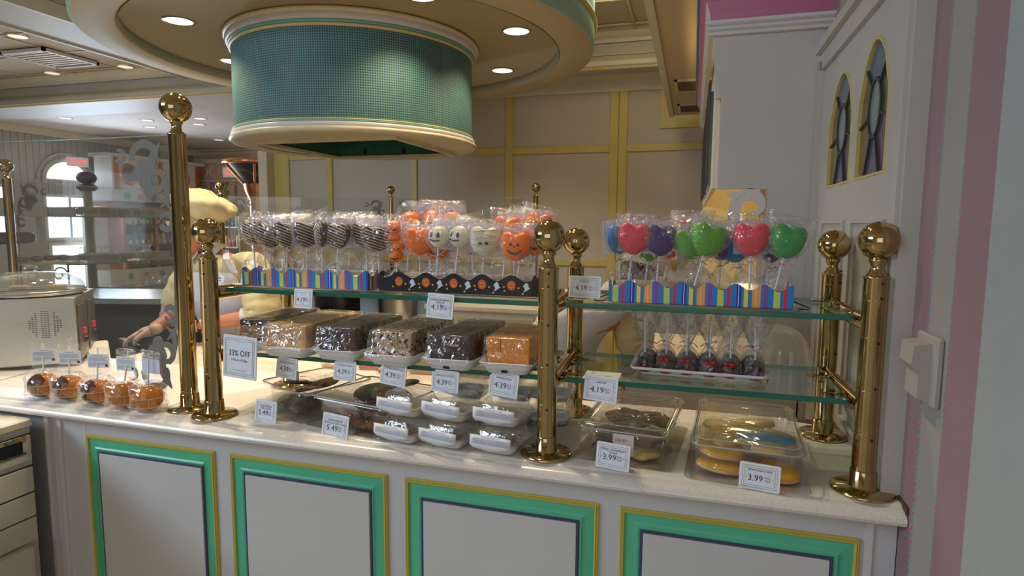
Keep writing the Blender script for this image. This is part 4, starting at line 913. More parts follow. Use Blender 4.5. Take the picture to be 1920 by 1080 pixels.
for a,b_,t_ in ((.051,.050,.0012),(.046,.045,.0012)): 
    q=MB(); q.ribbon([(-a,-b_),(-a,b_),(a,b_),(a,-b_),(-a,-b_)],t_,-.0003,'xz',-.0004); q.build('border',GRY,sg)
q=MB(); put(q,'33% OFF',.0225,0,-.001,.010,.92); put(q,'6 Pieces of Fudge',.0095,0,-.001,-.008,.85); put(q,'Must be of equal or lesser value',.004,0,-.001,-.036,.9); tag(q.build('lettering',LAV,sg),kind='stuff')
# ================================================================ ON THE COUNTER
CAR=mat('caramel',srgb(206,124,26),.12,noise=.25,nscale=14,coat=.5); CHO=mat('dark_caramel',srgb(92,38,18),.12,noise=.3,nscale=14,coat=.5)
for i,(x,y,rz) in enumerate(((-.632,-.015,.45),(-.532,-.012,.30),(-.410,-.020,.20),(-.303,-.024,.02),(-.208,-.026,-.05))):
    e=empty('caramel_apple',(x,y,TOP),rz,'%s boxed caramel apple on the counter by the tall post'%('leftmost','second from the left','middle','fourth from the left','rightmost')[i]+(', part chocolate' if i<3 else ''),'candy apple','boxed caramel apples')
    R0=.0385
    a=MB().ball((0,0,.041),R0,32,18,(1,1,.98),fn=lambda t,a:1+.06*math.sin(t)-.05*math.exp(-((t-PI)/.35)**2)); a.build('apple',CAR,e)
    if i<3:
        L=[]
        for q in range(9):
            t=PI*(.10+.78*q/8); L.append([( (R0+.0018)*1.04*math.sin(t)*math.cos(al),(R0+.0018)*1.04*math.sin(t)*math.sin(al),.041-(R0+.0018)*.98*math.cos(t)) for al in [math.radians(165+ (125+18*math.sin(q*1.3))*k/12) for k in range(13)]])
        MB().loft(L,False,True,closed=False).build('chocolate_coat',CHO,e)
    MB().cyl((0,.004 if i<4 else .0,.068),(-.006 if i<3 else .004,.0215 if i<4 else .005,.168),.0024,8).build('stick',STICK,e)
    c=MB(); L=[]
    for z,r_,rc in ((.0,.034,.016),(.004,.040,.02),(.02,.044,.03),(.045,.046,.045),(.07,.044,.03),(.082,.034,.02),(.088,.026,.012)): L.append(rrect(2*r_,2*r_,min(rc,r_*.98),z,5))
    c.loft(L,True,True)
    c.loft([[(a_,.014+k,.128+b_) for a_,b_,_ in rrect(.072,.092,.012,0,5)] for k in (0,.004)],True,False); tag(c.build('clear_box',CLAM,e),kind=None)
    rb=MB()
    for z in (.022,.046): 
        rr=rrect(.0925,.0925,.03 if z<.03 else .045,z,5); rb.tube(rr+[rr[0]],.0006,4,False)
    for al in range(0,360,40): rb.tube([(.0462*math.cos(math.radians(al)),.0462*math.sin(math.radians(al)),.022),(.0472*math.cos(math.radians(al)),.0472*math.sin(math.radians(al)),.046)],.0006,4)
    tag(rb.build('moulded_ridges',mat('ridge_plastic',(.75,.62,.45),.2),e),kind='stuff')
    lb=MB().loft([[(a_,k,.130+b_) for a_,b_,_ in rrect(.068,.042,.004,0,3)] for k in (.0125,.0135)],True,False)
    if i<4:
        l=lb.build('ingredient_label',PAPER,e); q=MB(); put(q,'CARAMEL APPLE',.0042,0,.0122,.146,.9)
        for k in range(9): q.box(-.030,.030-.004*(k*7%3),.0120,.0124,.1405-k*.0026,.1411-k*.0026) if k not in (5,) else None
        for k in range(2): q.box(-.030,-.008,.0120,.0124,.1175-k*.003,.1182-k*.003)
        tag(q.build('label_print',GRY,l),kind='stuff'); MB().prism([(.026+.0042*math.cos(a_*PI/9),.117+.0042*math.sin(a_*PI/9)) for a_ in range(18)],-.0004,'xz',.0122).build('red_seal',mat('seal_red',srgb(120,34,30),.5),l)
    else: lb.build('ingredient_label',mat('label_back',(.66,.70,.84),.5),e)
# clamshell packs
CREAMB=mat('paper_liner',(.82,.79,.74),.6); BROWNC=mat('bar_brown',srgb(150,84,40),.6,noise=.5,nscale=90)
def clam(x,y,z,rz,label,w=.122,d=.115,full=True,lab=True,sq=1.0):
    rg=random.Random(label); e=empty('clamshell_pack',(x,y,z),rz,label,'cookie pack','clamshell packs of chocolate bars')
    def ring(q,zz,amp): 
        pts=rrect(w*q,d*q,.025*q,zz,9); out=[]
        for k,(a,b_,c) in enumerate(pts): s=1+amp*(1 if k%2 else -1); out.append((a*s,b_*s,c))
        return out
    MB().loft([ring(.66,0,0),ring(.70,.002,.012),ring(.80,.014,.015),ring(.90,.026,.012),ring(1.02,.029,0),ring(1.04,.031,0)],True,True).build('base',CLAM,e)
    MB().loft([ring(1.04,.032,0),ring(.94,.034,.0),ring(.88,.042,.014),ring(.82,.056,.014),ring(.74,.061,.004),ring(.60,.0625,0)],True,True).build('lid',CLAM,e)
    MB().loft([ring(.64,.003,0),ring(.74,.014,0),ring(.82,.025,0),ring(.60,.022,0),ring(.3,.02,0)],True,True).build('paper_liner',CREAMB,e)
    MB().bbox(-w*.25,w*.27,-d*.26,d*.22,.016,.030,.004).build('cookie_bar',BROWNC,e)
    if lab:
        t=rg.uniform(-.05,.05); l=MB(); 
        def P(a,b_): return (a,-d*.545-.001+ (b_-.024)*.12, b_+t*a)
        n=8; top=[P(-w*.47+w*.86*i/n,.050) for i in range(n+1)]; mid=[P(-w*.47+w*.86*i/n,.027) for i in range(n+1)]; low=[(-w*.43+w*.78*i/n,-d*.515+.002*math.sin(i),.019-.006*math.sin(PI*i/n)) for i in range(n+1)]
        l.loft([top,mid,low],False,True,closed=False); lo=l.build('label',PAPER,e); md=lo.modifiers.new('s','SOLIDIFY'); md.thickness=.0008
        q=MB(); Mx=Matrix.Rotation(-math.atan(t),4,'Y')@Matrix.Translation((-w*.04,-d*.545-.0035,0)); put(q,'CHOCOLATE CHIP BAR',.0046,0,.0015,.0470,.9,Mx)
        for k in range(8): q.box(-w*.38,w*.38-.002*(k%3),.0010,.0013,.0435-k*.0019,.0440-k*.0019,Mx)
        tag(q.build('label_print',GRY,lo),kind='stuff')
    return e
for i,(u,v,rz) in enumerate(((760,818,-.18),(846,826,-.16),(941,836,-.10))):
    p=W(u,v,z=TOP+.01); x,y=p.x,-.005+.0*i
    nm=('left','middle','right')[i]
    clam(x,y,TOP+.001,rz,'lower clear clamshell pack of the %s front stack'%nm); clam(x+.002,y+.012,TOP+.064,rz+.03,'upper clear clamshell pack of the %s front stack'%nm)
for i,x in enumerate((.70,.83,.93)):
    for k in range(2): clam(x,.20+.02*i,TOP+.001+.063*k,.1*i-.1,'%s clear clamshell pack of the %s stack in the second row'%(('lower','upper')[k],('left','middle','right')[i]),lab=True)
# clear food pans
def pan(corner,wv,w,d,h,label,rz,lid=True,sheet=True,zt=0):
    e=empty('clear_food_pan',(corner[0],corner[1],TOP+.003),rz,label,'food pan','clear food pans')
    cx,cy=w/2,d/2
    def rr(q,z,r=.022): return rrect(w-q,d-q,r,z,5,(cx,cy))
    MB().loft([rr(.045,0,.03),rr(.036,.004,.03),rr(.022,h*.9,.028),rr(.020,h-.003,.028),rr(0,h,.022),rr(-.004,h-.006,.022)],False,True).add(rr(.045,0,.03),[tuple(range(24))]).build('pan_body',PAN,e)
    MB().tube(rr(0,h,.022)+[rr(0,h,.022)[0]],.0018,6,False).build('pan_rim',mat('rim_plastic',(.42,.39,.36),.12,spec=.8),e)
    if lid:
        MB().loft([rr(-.008,h-.004),rr(-.010,h+.006),rr(.0,h+.011),rr(.016,h+.013),rr(.022,h+.009),rr(.026,h+.009)],False,True).add(rr(.026,h+.009),[tuple(range(24))]).build('lid',PAN,e)
        MB().tube(rr(.012,h+.0135,.02)+[rr(.012,h+.0135,.02)[0]],.0012,6,False).build('lid_ridge',mat('rim_plastic',(.42,.39,.36),.12,spec=.8),e)
    if sheet: 
        sh=MB().loft([rrect(w+.03,d+.03,.02,-.0025,5,(cx,cy)),rrect(w+.03,d+.03,.02,-.0005,5,(cx,cy))],True,False).build('acrylic_mat',SHEET,e)
    return e
def cookie(x,y,z,r,m,label,tilt=(0,0,0),shape='round',sc=(1,1),baghz=True,group=None,icing_m=None,bump=0):
    e=empty('bagged_cookie',(x,y,z),tilt[2],label,'cookie',group,rx=tilt[0],ry=tilt[1]); rg=random.Random(label)
    f={'round':lambda a:1+.03*math.sin(3*a+x*50),'bean':lambda a:1-.22*math.exp(-((a-PI*.5)/.5)**2)+.06*math.cos(2*a),'man':lambda a:.78+.25*abs(math.cos(2.5*a+.3))}[shape]
    L=[];n=24
    for q,zz in ((.90,0),(1.0,.003),(1.0,.006),(.93,.009),(.6,.0105),(.05,.011)): L.append([(r*q*f(2*PI*k/n)*math.cos(2*PI*k/n)*sc[0],r*q*f(2*PI*k/n)*math.sin(2*PI*k/n)*sc[1],zz) for k in range(n)])
    MB().loft(L,True,True).build('cookie',m,e)
    if icing_m:
        L=[]
        for q,zz in ((.95,.0085),(.97,.011),(.9,.0145),(.6,.0165),(.05,.017)): L.append([(r*q*f(2*PI*k/n)*math.cos(2*PI*k/n)*sc[0],r*q*f(2*PI*k/n)*math.sin(2*PI*k/n)*sc[1],zz) for k in range(n)])
        MB().loft(L,True,True).build('icing',icing_m,e)
    L=[];n=20
    for q,zz in ((1.25,.004),(1.12,-.002),(.9,-.003)): L.append([(r*q*math.cos(2*PI*k/n)*sc[0]*(1+rg.uniform(-.05,.05)),r*q*math.sin(2*PI*k/n)*sc[1]*(1+rg.uniform(-.05,.05)),zz) for k in range(n)])
    L=L[::-1]
    for q,zz in ((1.15,.012),(.95,.021),(.5,.023),(.05,.022)): L.append([(r*q*math.cos(2*PI*k/n)*sc[0]*(1+rg.uniform(-.06,.06)),r*q*math.sin(2*PI*k/n)*sc[1]*(1+rg.uniform(-.06,.06)),zz+rg.uniform(-.003,.003)) for k in range(n)])
    MB().loft(L,False,True).build('cellophane_bag',FILM2,e)
    return e
CHC=mat('dark_cookie',srgb(66,40,28),.4,noise=.4,nscale=40,bump=.3,bscale=60,coat=.3); CCK=mat('chip_cookie',srgb(158,104,56),.6,bump=.4,bscale=60); ncol(CCK,[(0,srgb(56,32,22)),(.40,srgb(60,34,22)),(.46,srgb(150,96,52)),(1,srgb(186,134,82))],45,interp='LINEAR')
GNG=mat('gingerbread',srgb(112,70,40),.6,noise=.3,nscale=40,bump=.15); SUG=mat('sugar_cookie',srgb(226,186,124),.6,noise=.1,nscale=40,bump=.1)
YI=mat('yellow_icing',srgb(244,182,28),.25,noise=.06,nscale=20); BI=mat('blue_icing',srgb(36,148,196),.3); PI_=mat('pink_icing',srgb(222,100,110),.3); CI=mat('pale_icing',srgb(236,206,140),.3)
def fill(corner,rz,items,prefix,group):
    c,s=math.cos(rz),math.sin(rz)
    for (lx,ly,z,r,m,shape,tl,sc,ic,lab) in items:
        cookie(corner[0]+c*lx-s*ly,corner[1]+s*lx+c*ly,TOP+z,r,m,lab,tl,shape,sc,group=group,icing_m=ic)
# pan A: leftmost
A0=(.062,.118); pan(A0,0,.235,.235,.075,'leftmost clear open pan of dark wrapped cookies',-.42,lid=False)
fill(A0,-.42,[(.07,.06,.012,.045,CHC,'round',(.1,.1,0),(1,1),None,'dark cookie at the bottom left of the leftmost clear pan'),(.145,.065,.014,.045,CHC,'round',(.2,-.1,1),(1,1),None,'dark cookie at the bottom right of the leftmost clear pan'),
(.075,.12,.040,.046,CHC,'round',(-.2,.15,2),(1,1),None,'dark cookie in the middle layer of the leftmost clear pan'),(.085,.075,.066,.048,CHC,'round',(.25,.1,3),(1,1),None,'dark glossy cookie on top of the leftmost clear pan'),(.15,.12,.068,.048,CCK,'round',(-.1,-.15,1),(1,1),None,'brown cookie lying on top at the back right of the leftmost clear pan')],'',
'wrapped cookies in the leftmost pan')
B0=(.300,.020); pan(B0,0,.27,.24,.078,'second clear pan from the left with large dark and chocolate chip cookies',-.20,lid=False)
fill(B0,-.20,[(.08,.06,.012,.05,CCK,'round',(.1,.1,0),(1,1),None,'chocolate chip cookie at the bottom left of the second clear pan'),(.17,.06,.014,.05,CCK,'round',(.05,-.1,1),(1,1),None,'chocolate chip cookie at the bottom right of the second clear pan'),(.12,.06,.034,.05,CCK,'round',(.05,.1,1),(1,1),None,'chocolate chip cookie in the middle layer of the second clear pan'),
(.14,.13,.052,.05,CHC,'round',(.0,.1,1),(1,1),None,'dark cookie in the middle of the second clear pan'),(.15,.09,.080,.056,CHC,'round',(.25,.05,0),(1,1),None,'large glossy dark cookie on top of the second clear pan'),(.22,.09,.082,.05,CCK,'round',(.2,-.2,2),(1,1),None,'chocolate chip cookie on top at the right of the second clear pan'),(.17,.18,.088,.052,CHC,'round',(-.1,.1,2),(1,1),None,'dark cookie at the back of the second clear pan')],'',
'wrapped cookies in the second pan')
C0=(1.042,.005); pan(C0,0,.205,.305,.070,'clear lidded pan of gingerbread cookies behind the gingerbread price tag',-.10)
fill(C0,-.10,[(.06,.06,.010,.042,GNG,'man',(0,.1,0),(1,1),None,'gingerbread cookie at the front left bottom of its lidded pan'),(.145,.055,.010,.042,SUG,'man',(0,-.1,1),(1,1),None,'paler cookie at the front right bottom of the gingerbread pan'),(.06,.08,.034,.046,GNG,'man',(.15,.1,.4),(1,1),None,'gingerbread cookie on top at the front left of its lidded pan'),(.145,.085,.036,.046,GNG,'man',(.1,-.1,1.2),(1,1),None,'gingerbread cookie on top at the front right of its lidded pan'),
(.10,.15,.044,.048,GNG,'man',(-.1,.1,2.2),(1,1),None,'gingerbread cookie in the centre of its lidded pan'),(.06,.22,.040,.048,GNG,'man',(-.1,.1,3),(1,1),None,'gingerbread cookie at the back left of its lidded pan'),(.15,.22,.040,.048,GNG,'man',(.1,.15,.3),(1,1),None,'gingerbread cookie at the back right of its lidded pan')],'','gingerbread cookies in the lidded pan')
for nm,(a,b_) in (('left',(.05,.04)),('right',(.115,.035))):
    o=MB().bbox(-.014,.014,-.001,.0,-.010,.010,.0003).build('cream_sachet',mat('sachet',(.60,.56,.48),.4)); c_,s_=math.cos(-.1),math.sin(-.1); o.location=(C0[0]+c_*a-s_*b_,C0[1]+s_*a+c_*b_,TOP+.058); o.rotation_euler=(.8,0,-.1); tag(o,'%s small cream sachet lying on the gingerbread cookies'%nm,'sachet','sachets in the gingerbread pan')
o=MB().bbox(-.024,.024,-.001,.0,-.024,.024,.0003).build('date_card',mat('pink_card',(.70,.58,.56),.5)); o.location=(1.150,-.016,TOP+.048); o.rotation_euler=(-.05,0,-.1); tag(o,'pinkish use-by card on the front of the gingerbread pan','card')
q=MB(); put(q,'USE BY',.010,-.005,-.0014,.010,.9); q.box(-.018,.018,-.0014,-.001,-.004,-.0035).box(-.018,.012,-.0014,-.001,-.010,-.0095); tag(q.build('card_print',mat('red_print',(.5,.08,.06),.6),o),kind='stuff')
D0=(1.300,-.035); pan(D0,0,.225,.345,.070,'clear lidded pan of yellow and blue iced sugar cookies at the right end',-.06)
fill(D0,-.06,[(.06,.05,.008,.046,SUG,'bean',(0,.1,0),(1.1,.8),YI,'yellow iced cookie at the front left bottom of the sugar cookie pan'),(.125,.045,.008,.036,SUG,'bean',(.1,0,1),(1,.8),PI_,'pink iced cookie at the bottom front of the sugar cookie pan'),(.18,.06,.008,.044,SUG,'bean',(0,-.1,2),(1,1),YI,'yellow iced cookie at the front right bottom of the sugar cookie pan'),
(.06,.075,.036,.044,SUG,'bean',(.2,.1,.2),(1.1,.85),YI,'large bright yellow iced cookie on top at the front left of the pan'),(.07,.10,.050,.036,SUG,'round',(.1,.1,1),(1.2,.7),CI,'pale iced cookie resting on the bright yellow one'),(.155,.130,.054,.052,SUG,'bean',(.1,-.05,-.35),(1.25,.66),BI,'bright blue iced cookie on top of the sugar cookie pan'),(.160,.080,.050,.030,SUG,'round',(.2,.0,0),(1.25,.7),CI,'pale cookie lying over the blue iced one'),
(.10,.19,.042,.050,SUG,'bean',(-.05,.05,.1),(1.35,.7),YI,'yellow iced cookie across the middle of the sugar cookie pan'),(.19,.195,.040,.040,SUG,'bean',(0,.1,-.5),(1.1,.8),YI,'yellow iced cookie at the right side of the sugar cookie pan'),(.055,.25,.036,.044,SUG,'round',(0,.1,1),(1,1),CI,'pale cookie at the back left of the sugar cookie pan'),(.13,.28,.040,.044,SUG,'bean',(0,-.1,0),(1.2,.8),YI,'yellow iced cookie at the back of the sugar cookie pan')],'','iced cookies in the sugar cookie pan')
# chocolate pops on the white tray, lower right shelf
tr=empty('foam_tray',(1.308,.155,ZL),-.035,'long white tray of bagged chocolate pops on the lower right shelf','tray')
L=[]
for q,z in ((-.06,0),(-.05,.001),(-.045,.010),(-.01,.014),(0,.020),(-.004,.0215),(-.014,.020),(-.05,.006),(-.06,.005)): L.append(rrect(.315+q,.125+q*.8,.012,z,4))
MB().loft(L,True,True).build('tray_body',FOAM,tr)
RB=mat('red_candy',srgb(176,28,36),.3); 
for r_ in range(2):
    for i in range(6):
        x=1.183+.050*i+.004*math.sin(i*3+r_); y=.128+.052*r_-.0015*i
        e=empty('chocolate_pop',(x,y,ZL+.0075),rng.uniform(-.3,.3),'%s upright bagged chocolate pop from the left in the %s row of the white tray'%(ORD[i],('front','back')[r_]),'cake pop','bagged chocolate pops on the white tray')
        MB().ball((0,0,.0235),.0225,24,14,(1,1,1)).build('chocolate_ball',icing('choc'),e)
        MB().lathe([(.001,-.0005),(.018,.0),(.0225,.004),(.0235,.010),(.0215,.014)],20).build('red_base',RB,e)
        if i in (1,2,3,4) or r_:
            b_=MB()
            for s in (-1,1): b_.ball((s*.007,-.021,.034),.0065,10,8,(1.1,.6,.9))
            b_.ball((0,-.0225,.034),.003,8,6); b_.build('sugar_bow',RB,e)
        for k in range(2): MB().ball((-.008+.016*k,-.0205,.008),.0016,8,6).build('sugar_dot',mat('sugar_dot',srgb(230,220,200) if i!=5 else (.8,.2,.02),.4),e)
        MB().cyl((0,0,.044),(rng.uniform(-.006,.006),0,.135),.0022,8).build('stick',STICK,e)
        Lb=[];n=22
        for z,a in ((-.001,.018),(.003,.026),(.02,.029),(.042,.022),(.058,.009),(.066,.005),(.076,.010),(.10,.022),(.125,.032),(.150,.040)):
            Lb.append([(a*(1+rng.uniform(-.14,.14))*math.cos(2*PI*k/n),a*.8*(1+rng.uniform(-.14,.14))*math.sin(2*PI*k/n),z+(rng.uniform(-.006,.006) if z>.12 else 0)) for k in range(n)])
        MB().loft(Lb,False,True).build('cellophane_bag',FILM3,e)
        twine(rng,.066,.006).build('twine_tie',TW,e)
o=MB().ball((0,0,.003),.003,10,8).build('fallen_candy',RB); o.location=(1.465,.13,ZL); tag(o,'tiny red candy fallen on the glass right of the white tray','candy')
# stack of clear lids behind
ls=empty('plastic_lid_stack',(1.505,.60,.94),0,'stack of large clear ribbed plastic lids standing behind the right shelves','plastic lids')
for k in range(4):
    L=[]
    for y,q in ((0,1.0),(.02,.97),(.045,.93),(.05,.88)):
        ring=[]
        for j in range(40):
            a=PI*j/39; ring.append((-.14*q*math.copysign(abs(math.cos(a))**.55,math.cos(a)),y+k*.022,.245*q*abs(math.sin(a))**.45+0))
        L.append(ring)
    mm=MB().loft(L,False,True,closed=False); mm.add(L[-1],[tuple(range(40))],False)
    o=mm.build('lid',clear('lid_plastic',(.97,.97,.97),.05,.08,edge=.5,haze=.16,hcol=(.9,.9,.9)),ls)
for j in range(6): MB().tube([(-.09+.034*j,-.004,.03),(-.09+.034*j,-.004,.15),(-.09+.034*j,.01,.165)],.006,8).build('rib',clear('rib_plastic',(.95,.95,.95),.12,.1,edge=.6,haze=.2,hcol=(.9,.9,.95)),ls)
st_=MB().bbox(-.10,.16,-.1,.3,-.03,-.002,.003).build('wooden_board',mat('pale_wood',(.66,.55,.38),.5,noise=.2,nscale=6,stretch=(1,8,1))); st_.location=(1.13,1.22,.94); tag(st_,'pale wooden board under the green bucket','board')
bk=empty('green_bucket',(1.075,1.22,.94),.25,'small square green bucket with a white badge behind the right shelves','bucket')
GB=mat('green_plastic',(.0,.19,.05),.4)
MB().loft([rrect(.085,.085,.012,0),rrect(.112,.112,.014,.125),rrect(.126,.126,.016,.128),rrect(.126,.126,.016,.138),rrect(.110,.110,.014,.138),rrect(.080,.080,.012,.01)],True,True).build('pail',GB,bk)
MB().tube([(-.06+.12*i/12,-.064-.012*math.sin(PI*i/12),.118-.055*math.sin(PI*i/12)) for i in range(13)],.0018,6).build('wire_handle',STEEL,bk)
bb=MB().loft([[(a,-.0535+k,.058+b_) for a,b_,_ in rrect(.044,.026,.010,0,5)] for k in (0,.004)],True,False).build('badge',mat('badge_white',(.75,.85,.75),.5),bk)
q=MB(); put(q,'DON',.017,0,-.0545,.058,1); tag(q.build('badge_lettering',GB,bb),kind='stuff')
b2=empty('work_shelf',(1.36,1.60,0),0,'pale laminate shelf carrying the bucket board behind the right shelves','shelf')
MB().bbox(-.34,.34,-.50,.35,.885,.909,.003).build('top',mat('pale_laminate',(.75,.66,.5),.4),b2); MB().box(-.32,.33,-.48,.33,0,.885).build('cabinet_body',CREAMP,b2)
# wrapped sheet goods on the work table
rg=random.Random(11)
for i in range(7):
    e=empty('wrapped_sweet',(.0+.115*i+rg.uniform(-.01,.01),.68+.03*(i%2),.939),rg.uniform(-.2,.2),'%s film-wrapped flat sweet from the left lying on the work table behind the clear pans'%ORD[i],'sweet','wrapped slabs on the work table')
    MB().bbox(-.045,.045,-.09,.09,0,.018,.004).build('slab',mat('slab_%d'%(i%3),[srgb(200,150,96),srgb(190,90,50),srgb(150,110,76)][i%3],.5,noise=.3,nscale=30),e)
    L=[]
    for q_,z in ((.10,.001),(.108,.006),(.104,.02),(.09,.025),(.04,.026)): L.append([(a*(1+rg.uniform(-.04,.04)),b_*(1+rg.uniform(-.03,.03)),z+rg.uniform(-.0015,.0015)) for a,b_,_ in rrect(q_,q_+.09,.02,0,4)])
    mm=MB().loft(L,False,True); mm.add(L[-1],[tuple(range(len(L[-1])))],True); mm.build('cling_film',WRAP,e)
# ================================================================ PEOPLE
CT=bpy.data.textures.new('cloth_folds','CLOUDS'); CT.noise_scale=.07; CT.noise_depth=2
def folds(o,k,sub=1):
    if sub: q=o.modifiers.new('sd','SUBSURF'); q.levels=sub; q.render_levels=sub
    d=o.modifiers.new('folds','DISPLACE'); d.texture=CT; d.texture_coords='LOCAL'; d.strength=k; d.mid_level=.5
    return o
SKIN=mat('skin',srgb(198,132,100),.5,noise=.08,nscale=20,sss=.1); COAT=mat('cream_coat',srgb(206,192,148),.85,noise=.12,nscale=10,bump=.5,bscale=22); APR=mat('white_apron',srgb(205,205,215),.8,noise=.06,nscale=8,bump=.3,bscale=12); GLOVE=mat('vinyl_glove',srgb(222,190,178),.35,bump=.2,bscale=50); HAIR=mat('dark_hair',srgb(44,28,22),.6,noise=.3,nscale=60,stretch=(1,1,.2))
def skin_mesh(name,nodes,edges,m,parent,root=0,sub=2):
    me=bpy.data.meshes.new(name); me.from_pydata([n[:3] for n in nodes],edges,[]); me.update(); me.materials.append(m)
    o=bpy.data.objects.new(name,me); COL.objects.link(o); o.parent=parent
    md=o.modifiers.new('skin','SKIN'); md.use_smooth_shade=True
    sv=me.skin_vertices[0].data
    for i,n in enumerate(nodes): r=n[3]; sv[i].radius=(r,r) if not isinstance(r,tuple) else r; sv[i].use_root=(i==root)
    s=o.modifiers.new('sub','SUBSURF'); s.levels=sub; s.render_levels=sub
    return o
def hand_nodes(w,d,up,curl=.5,side=1,base=0,scale=1.0,fat=0.0):
    """wrist at w, pointing along d, back of the hand towards up: palm and five fingers; returns nodes and edges starting at index base (wrist)"""
    w,d,up=Vector(w),Vector(d).normalized(),Vector(up).normalized(); sd=d.cross(up).normalized()*side; up=sd.cross(d).normalized()*side
    N=[(*w,.024+fat)]; E=[]; N.append((*(w+d*.045*scale),(.026+fat))); E.append((base,base+1))
    spec=[(-.030,.078,.9,.0085),(-.010,.086,1.0,.009),(.010,.082,.95,.0088),(.028,.072,.75,.0078)]
    for off,l,f,r in spec:
        p=w+d*l*scale+sd*off; i0=base+len(N); N.append((*p,r+fat+.002)); E.append((base+1,i0)); q=p; dirn=d.copy()
        for k,sl in enumerate((.036,.025,.020)):
            ang=curl*(k+1)*.55; dirn=(d*math.cos(ang)-up*math.sin(ang)); q=q+dirn*sl*f*scale; N.append((*q,r+fat-.0008*k)); E.append((base+len(N)-2,base+len(N)-1))
    p=w+d*.028*scale-sd*.030; i0=base+len(N); N.append((*p,.011+fat)); E.append((base+1 if False else base,i0))
    q=p; t=(d*.75-sd*.45-up*.35).normalized()
    for k in range(2): q=q+t*.030*scale; t=(t+d*.4-up*.3).normalized(); N.append((*q,.0095+fat-.001*k)); E.append((base+len(N)-2,base+len(N)-1))
    return N,E
def head(parent,c,yaw_,pitch_,hair=True):
    M=Matrix.Translation(c)@Matrix.Rotation(yaw_,4,'Z')@Matrix.Rotation(pitch_,4,'X')
    h=MB().ball((0,0,0),.098,32,22,(.80,.95,1.18),M,fn=lambda t,a: 1-.10*max(0,math.cos(t))**2*0 - .12*max(0,math.sin(-a))*max(0,math.cos(t-0))*0 - .16*(max(0,math.cos(t)))**1.5*(1-max(0,-math.sin(a))*.6))
    h.loft([[(a*s,-.088-b_*.0-y,z) for a,b_ in [(math.cos(q*PI/6)*.5,0) for q in range(12)] for y in (0,)] for s,z in ()],False) if False else None
    h.tube([(0,-.088,.02),(0,-.100,-.004),(0,-.112,-.022),(0,-.100,-.032)],[.008,.010,.012,.008],10,True,M)
    for s in (-1,1): h.tube([(s*.078,.008,.018),(s*.086,.014,.006),(s*.082,.010,-.022),(s*.076,.004,-.03)],[.008,.012,.009,.006],8,True,M)
    H=h.build('face',SKIN,parent)
    lp=MB().tube([(-.022,-.088,-.052),(-.01,-.095,-.050),(0,-.096,-.051),(.01,-.095,-.050),(.022,-.088,-.052)],[.003,.0055,.005,.0055,.003],8,True,M).build('lips',mat('lips',srgb(170,84,76),.5),H)
    for s in (-1,1): MB().ball((s*.030,-.083,.010),.011,12,8,(1,.6,.7),M).build('eye',mat('eye_white',(.8,.8,.8),.2),H); MB().ball((s*.030,-.0895,.009),.0048,10,6,(1,.4,1),M).build('iris',DARK,H); MB().tube([(s*.016,-.09,.026),(s*.030,-.091,.031),(s*.046,-.082,.026)],[.002,.0035,.002],6,True,M).build('eyebrow',HAIR,H)
    if hair: MB().ball((0,.016,.016),.102,24,16,(.84,.92,1.10),M,fn=lambda t,a:(1 if math.sin(a)>-.35 or t>2.0 else .86)*(1 if t>1.0 else .9)).build('hair',HAIR,H)
    return M
def torso_rings(J,k=1.0):
    return [((*p,), a*k, b*k) for p,a,b in J]
def ring(p,a,b,n=28,a0=0,a1=2*PI,pw=.8):
    out=[]
    for i in range(n if a1-a0>6.2 else n+1):
        th=a0+(a1-a0)*i/n; c,s=math.cos(th),math.sin(th)
        out.append((p[0]+a*math.copysign(abs(c)**pw,c),p[1]+b*math.copysign(abs(s)**pw,s),p[2]+ .0))
    return out
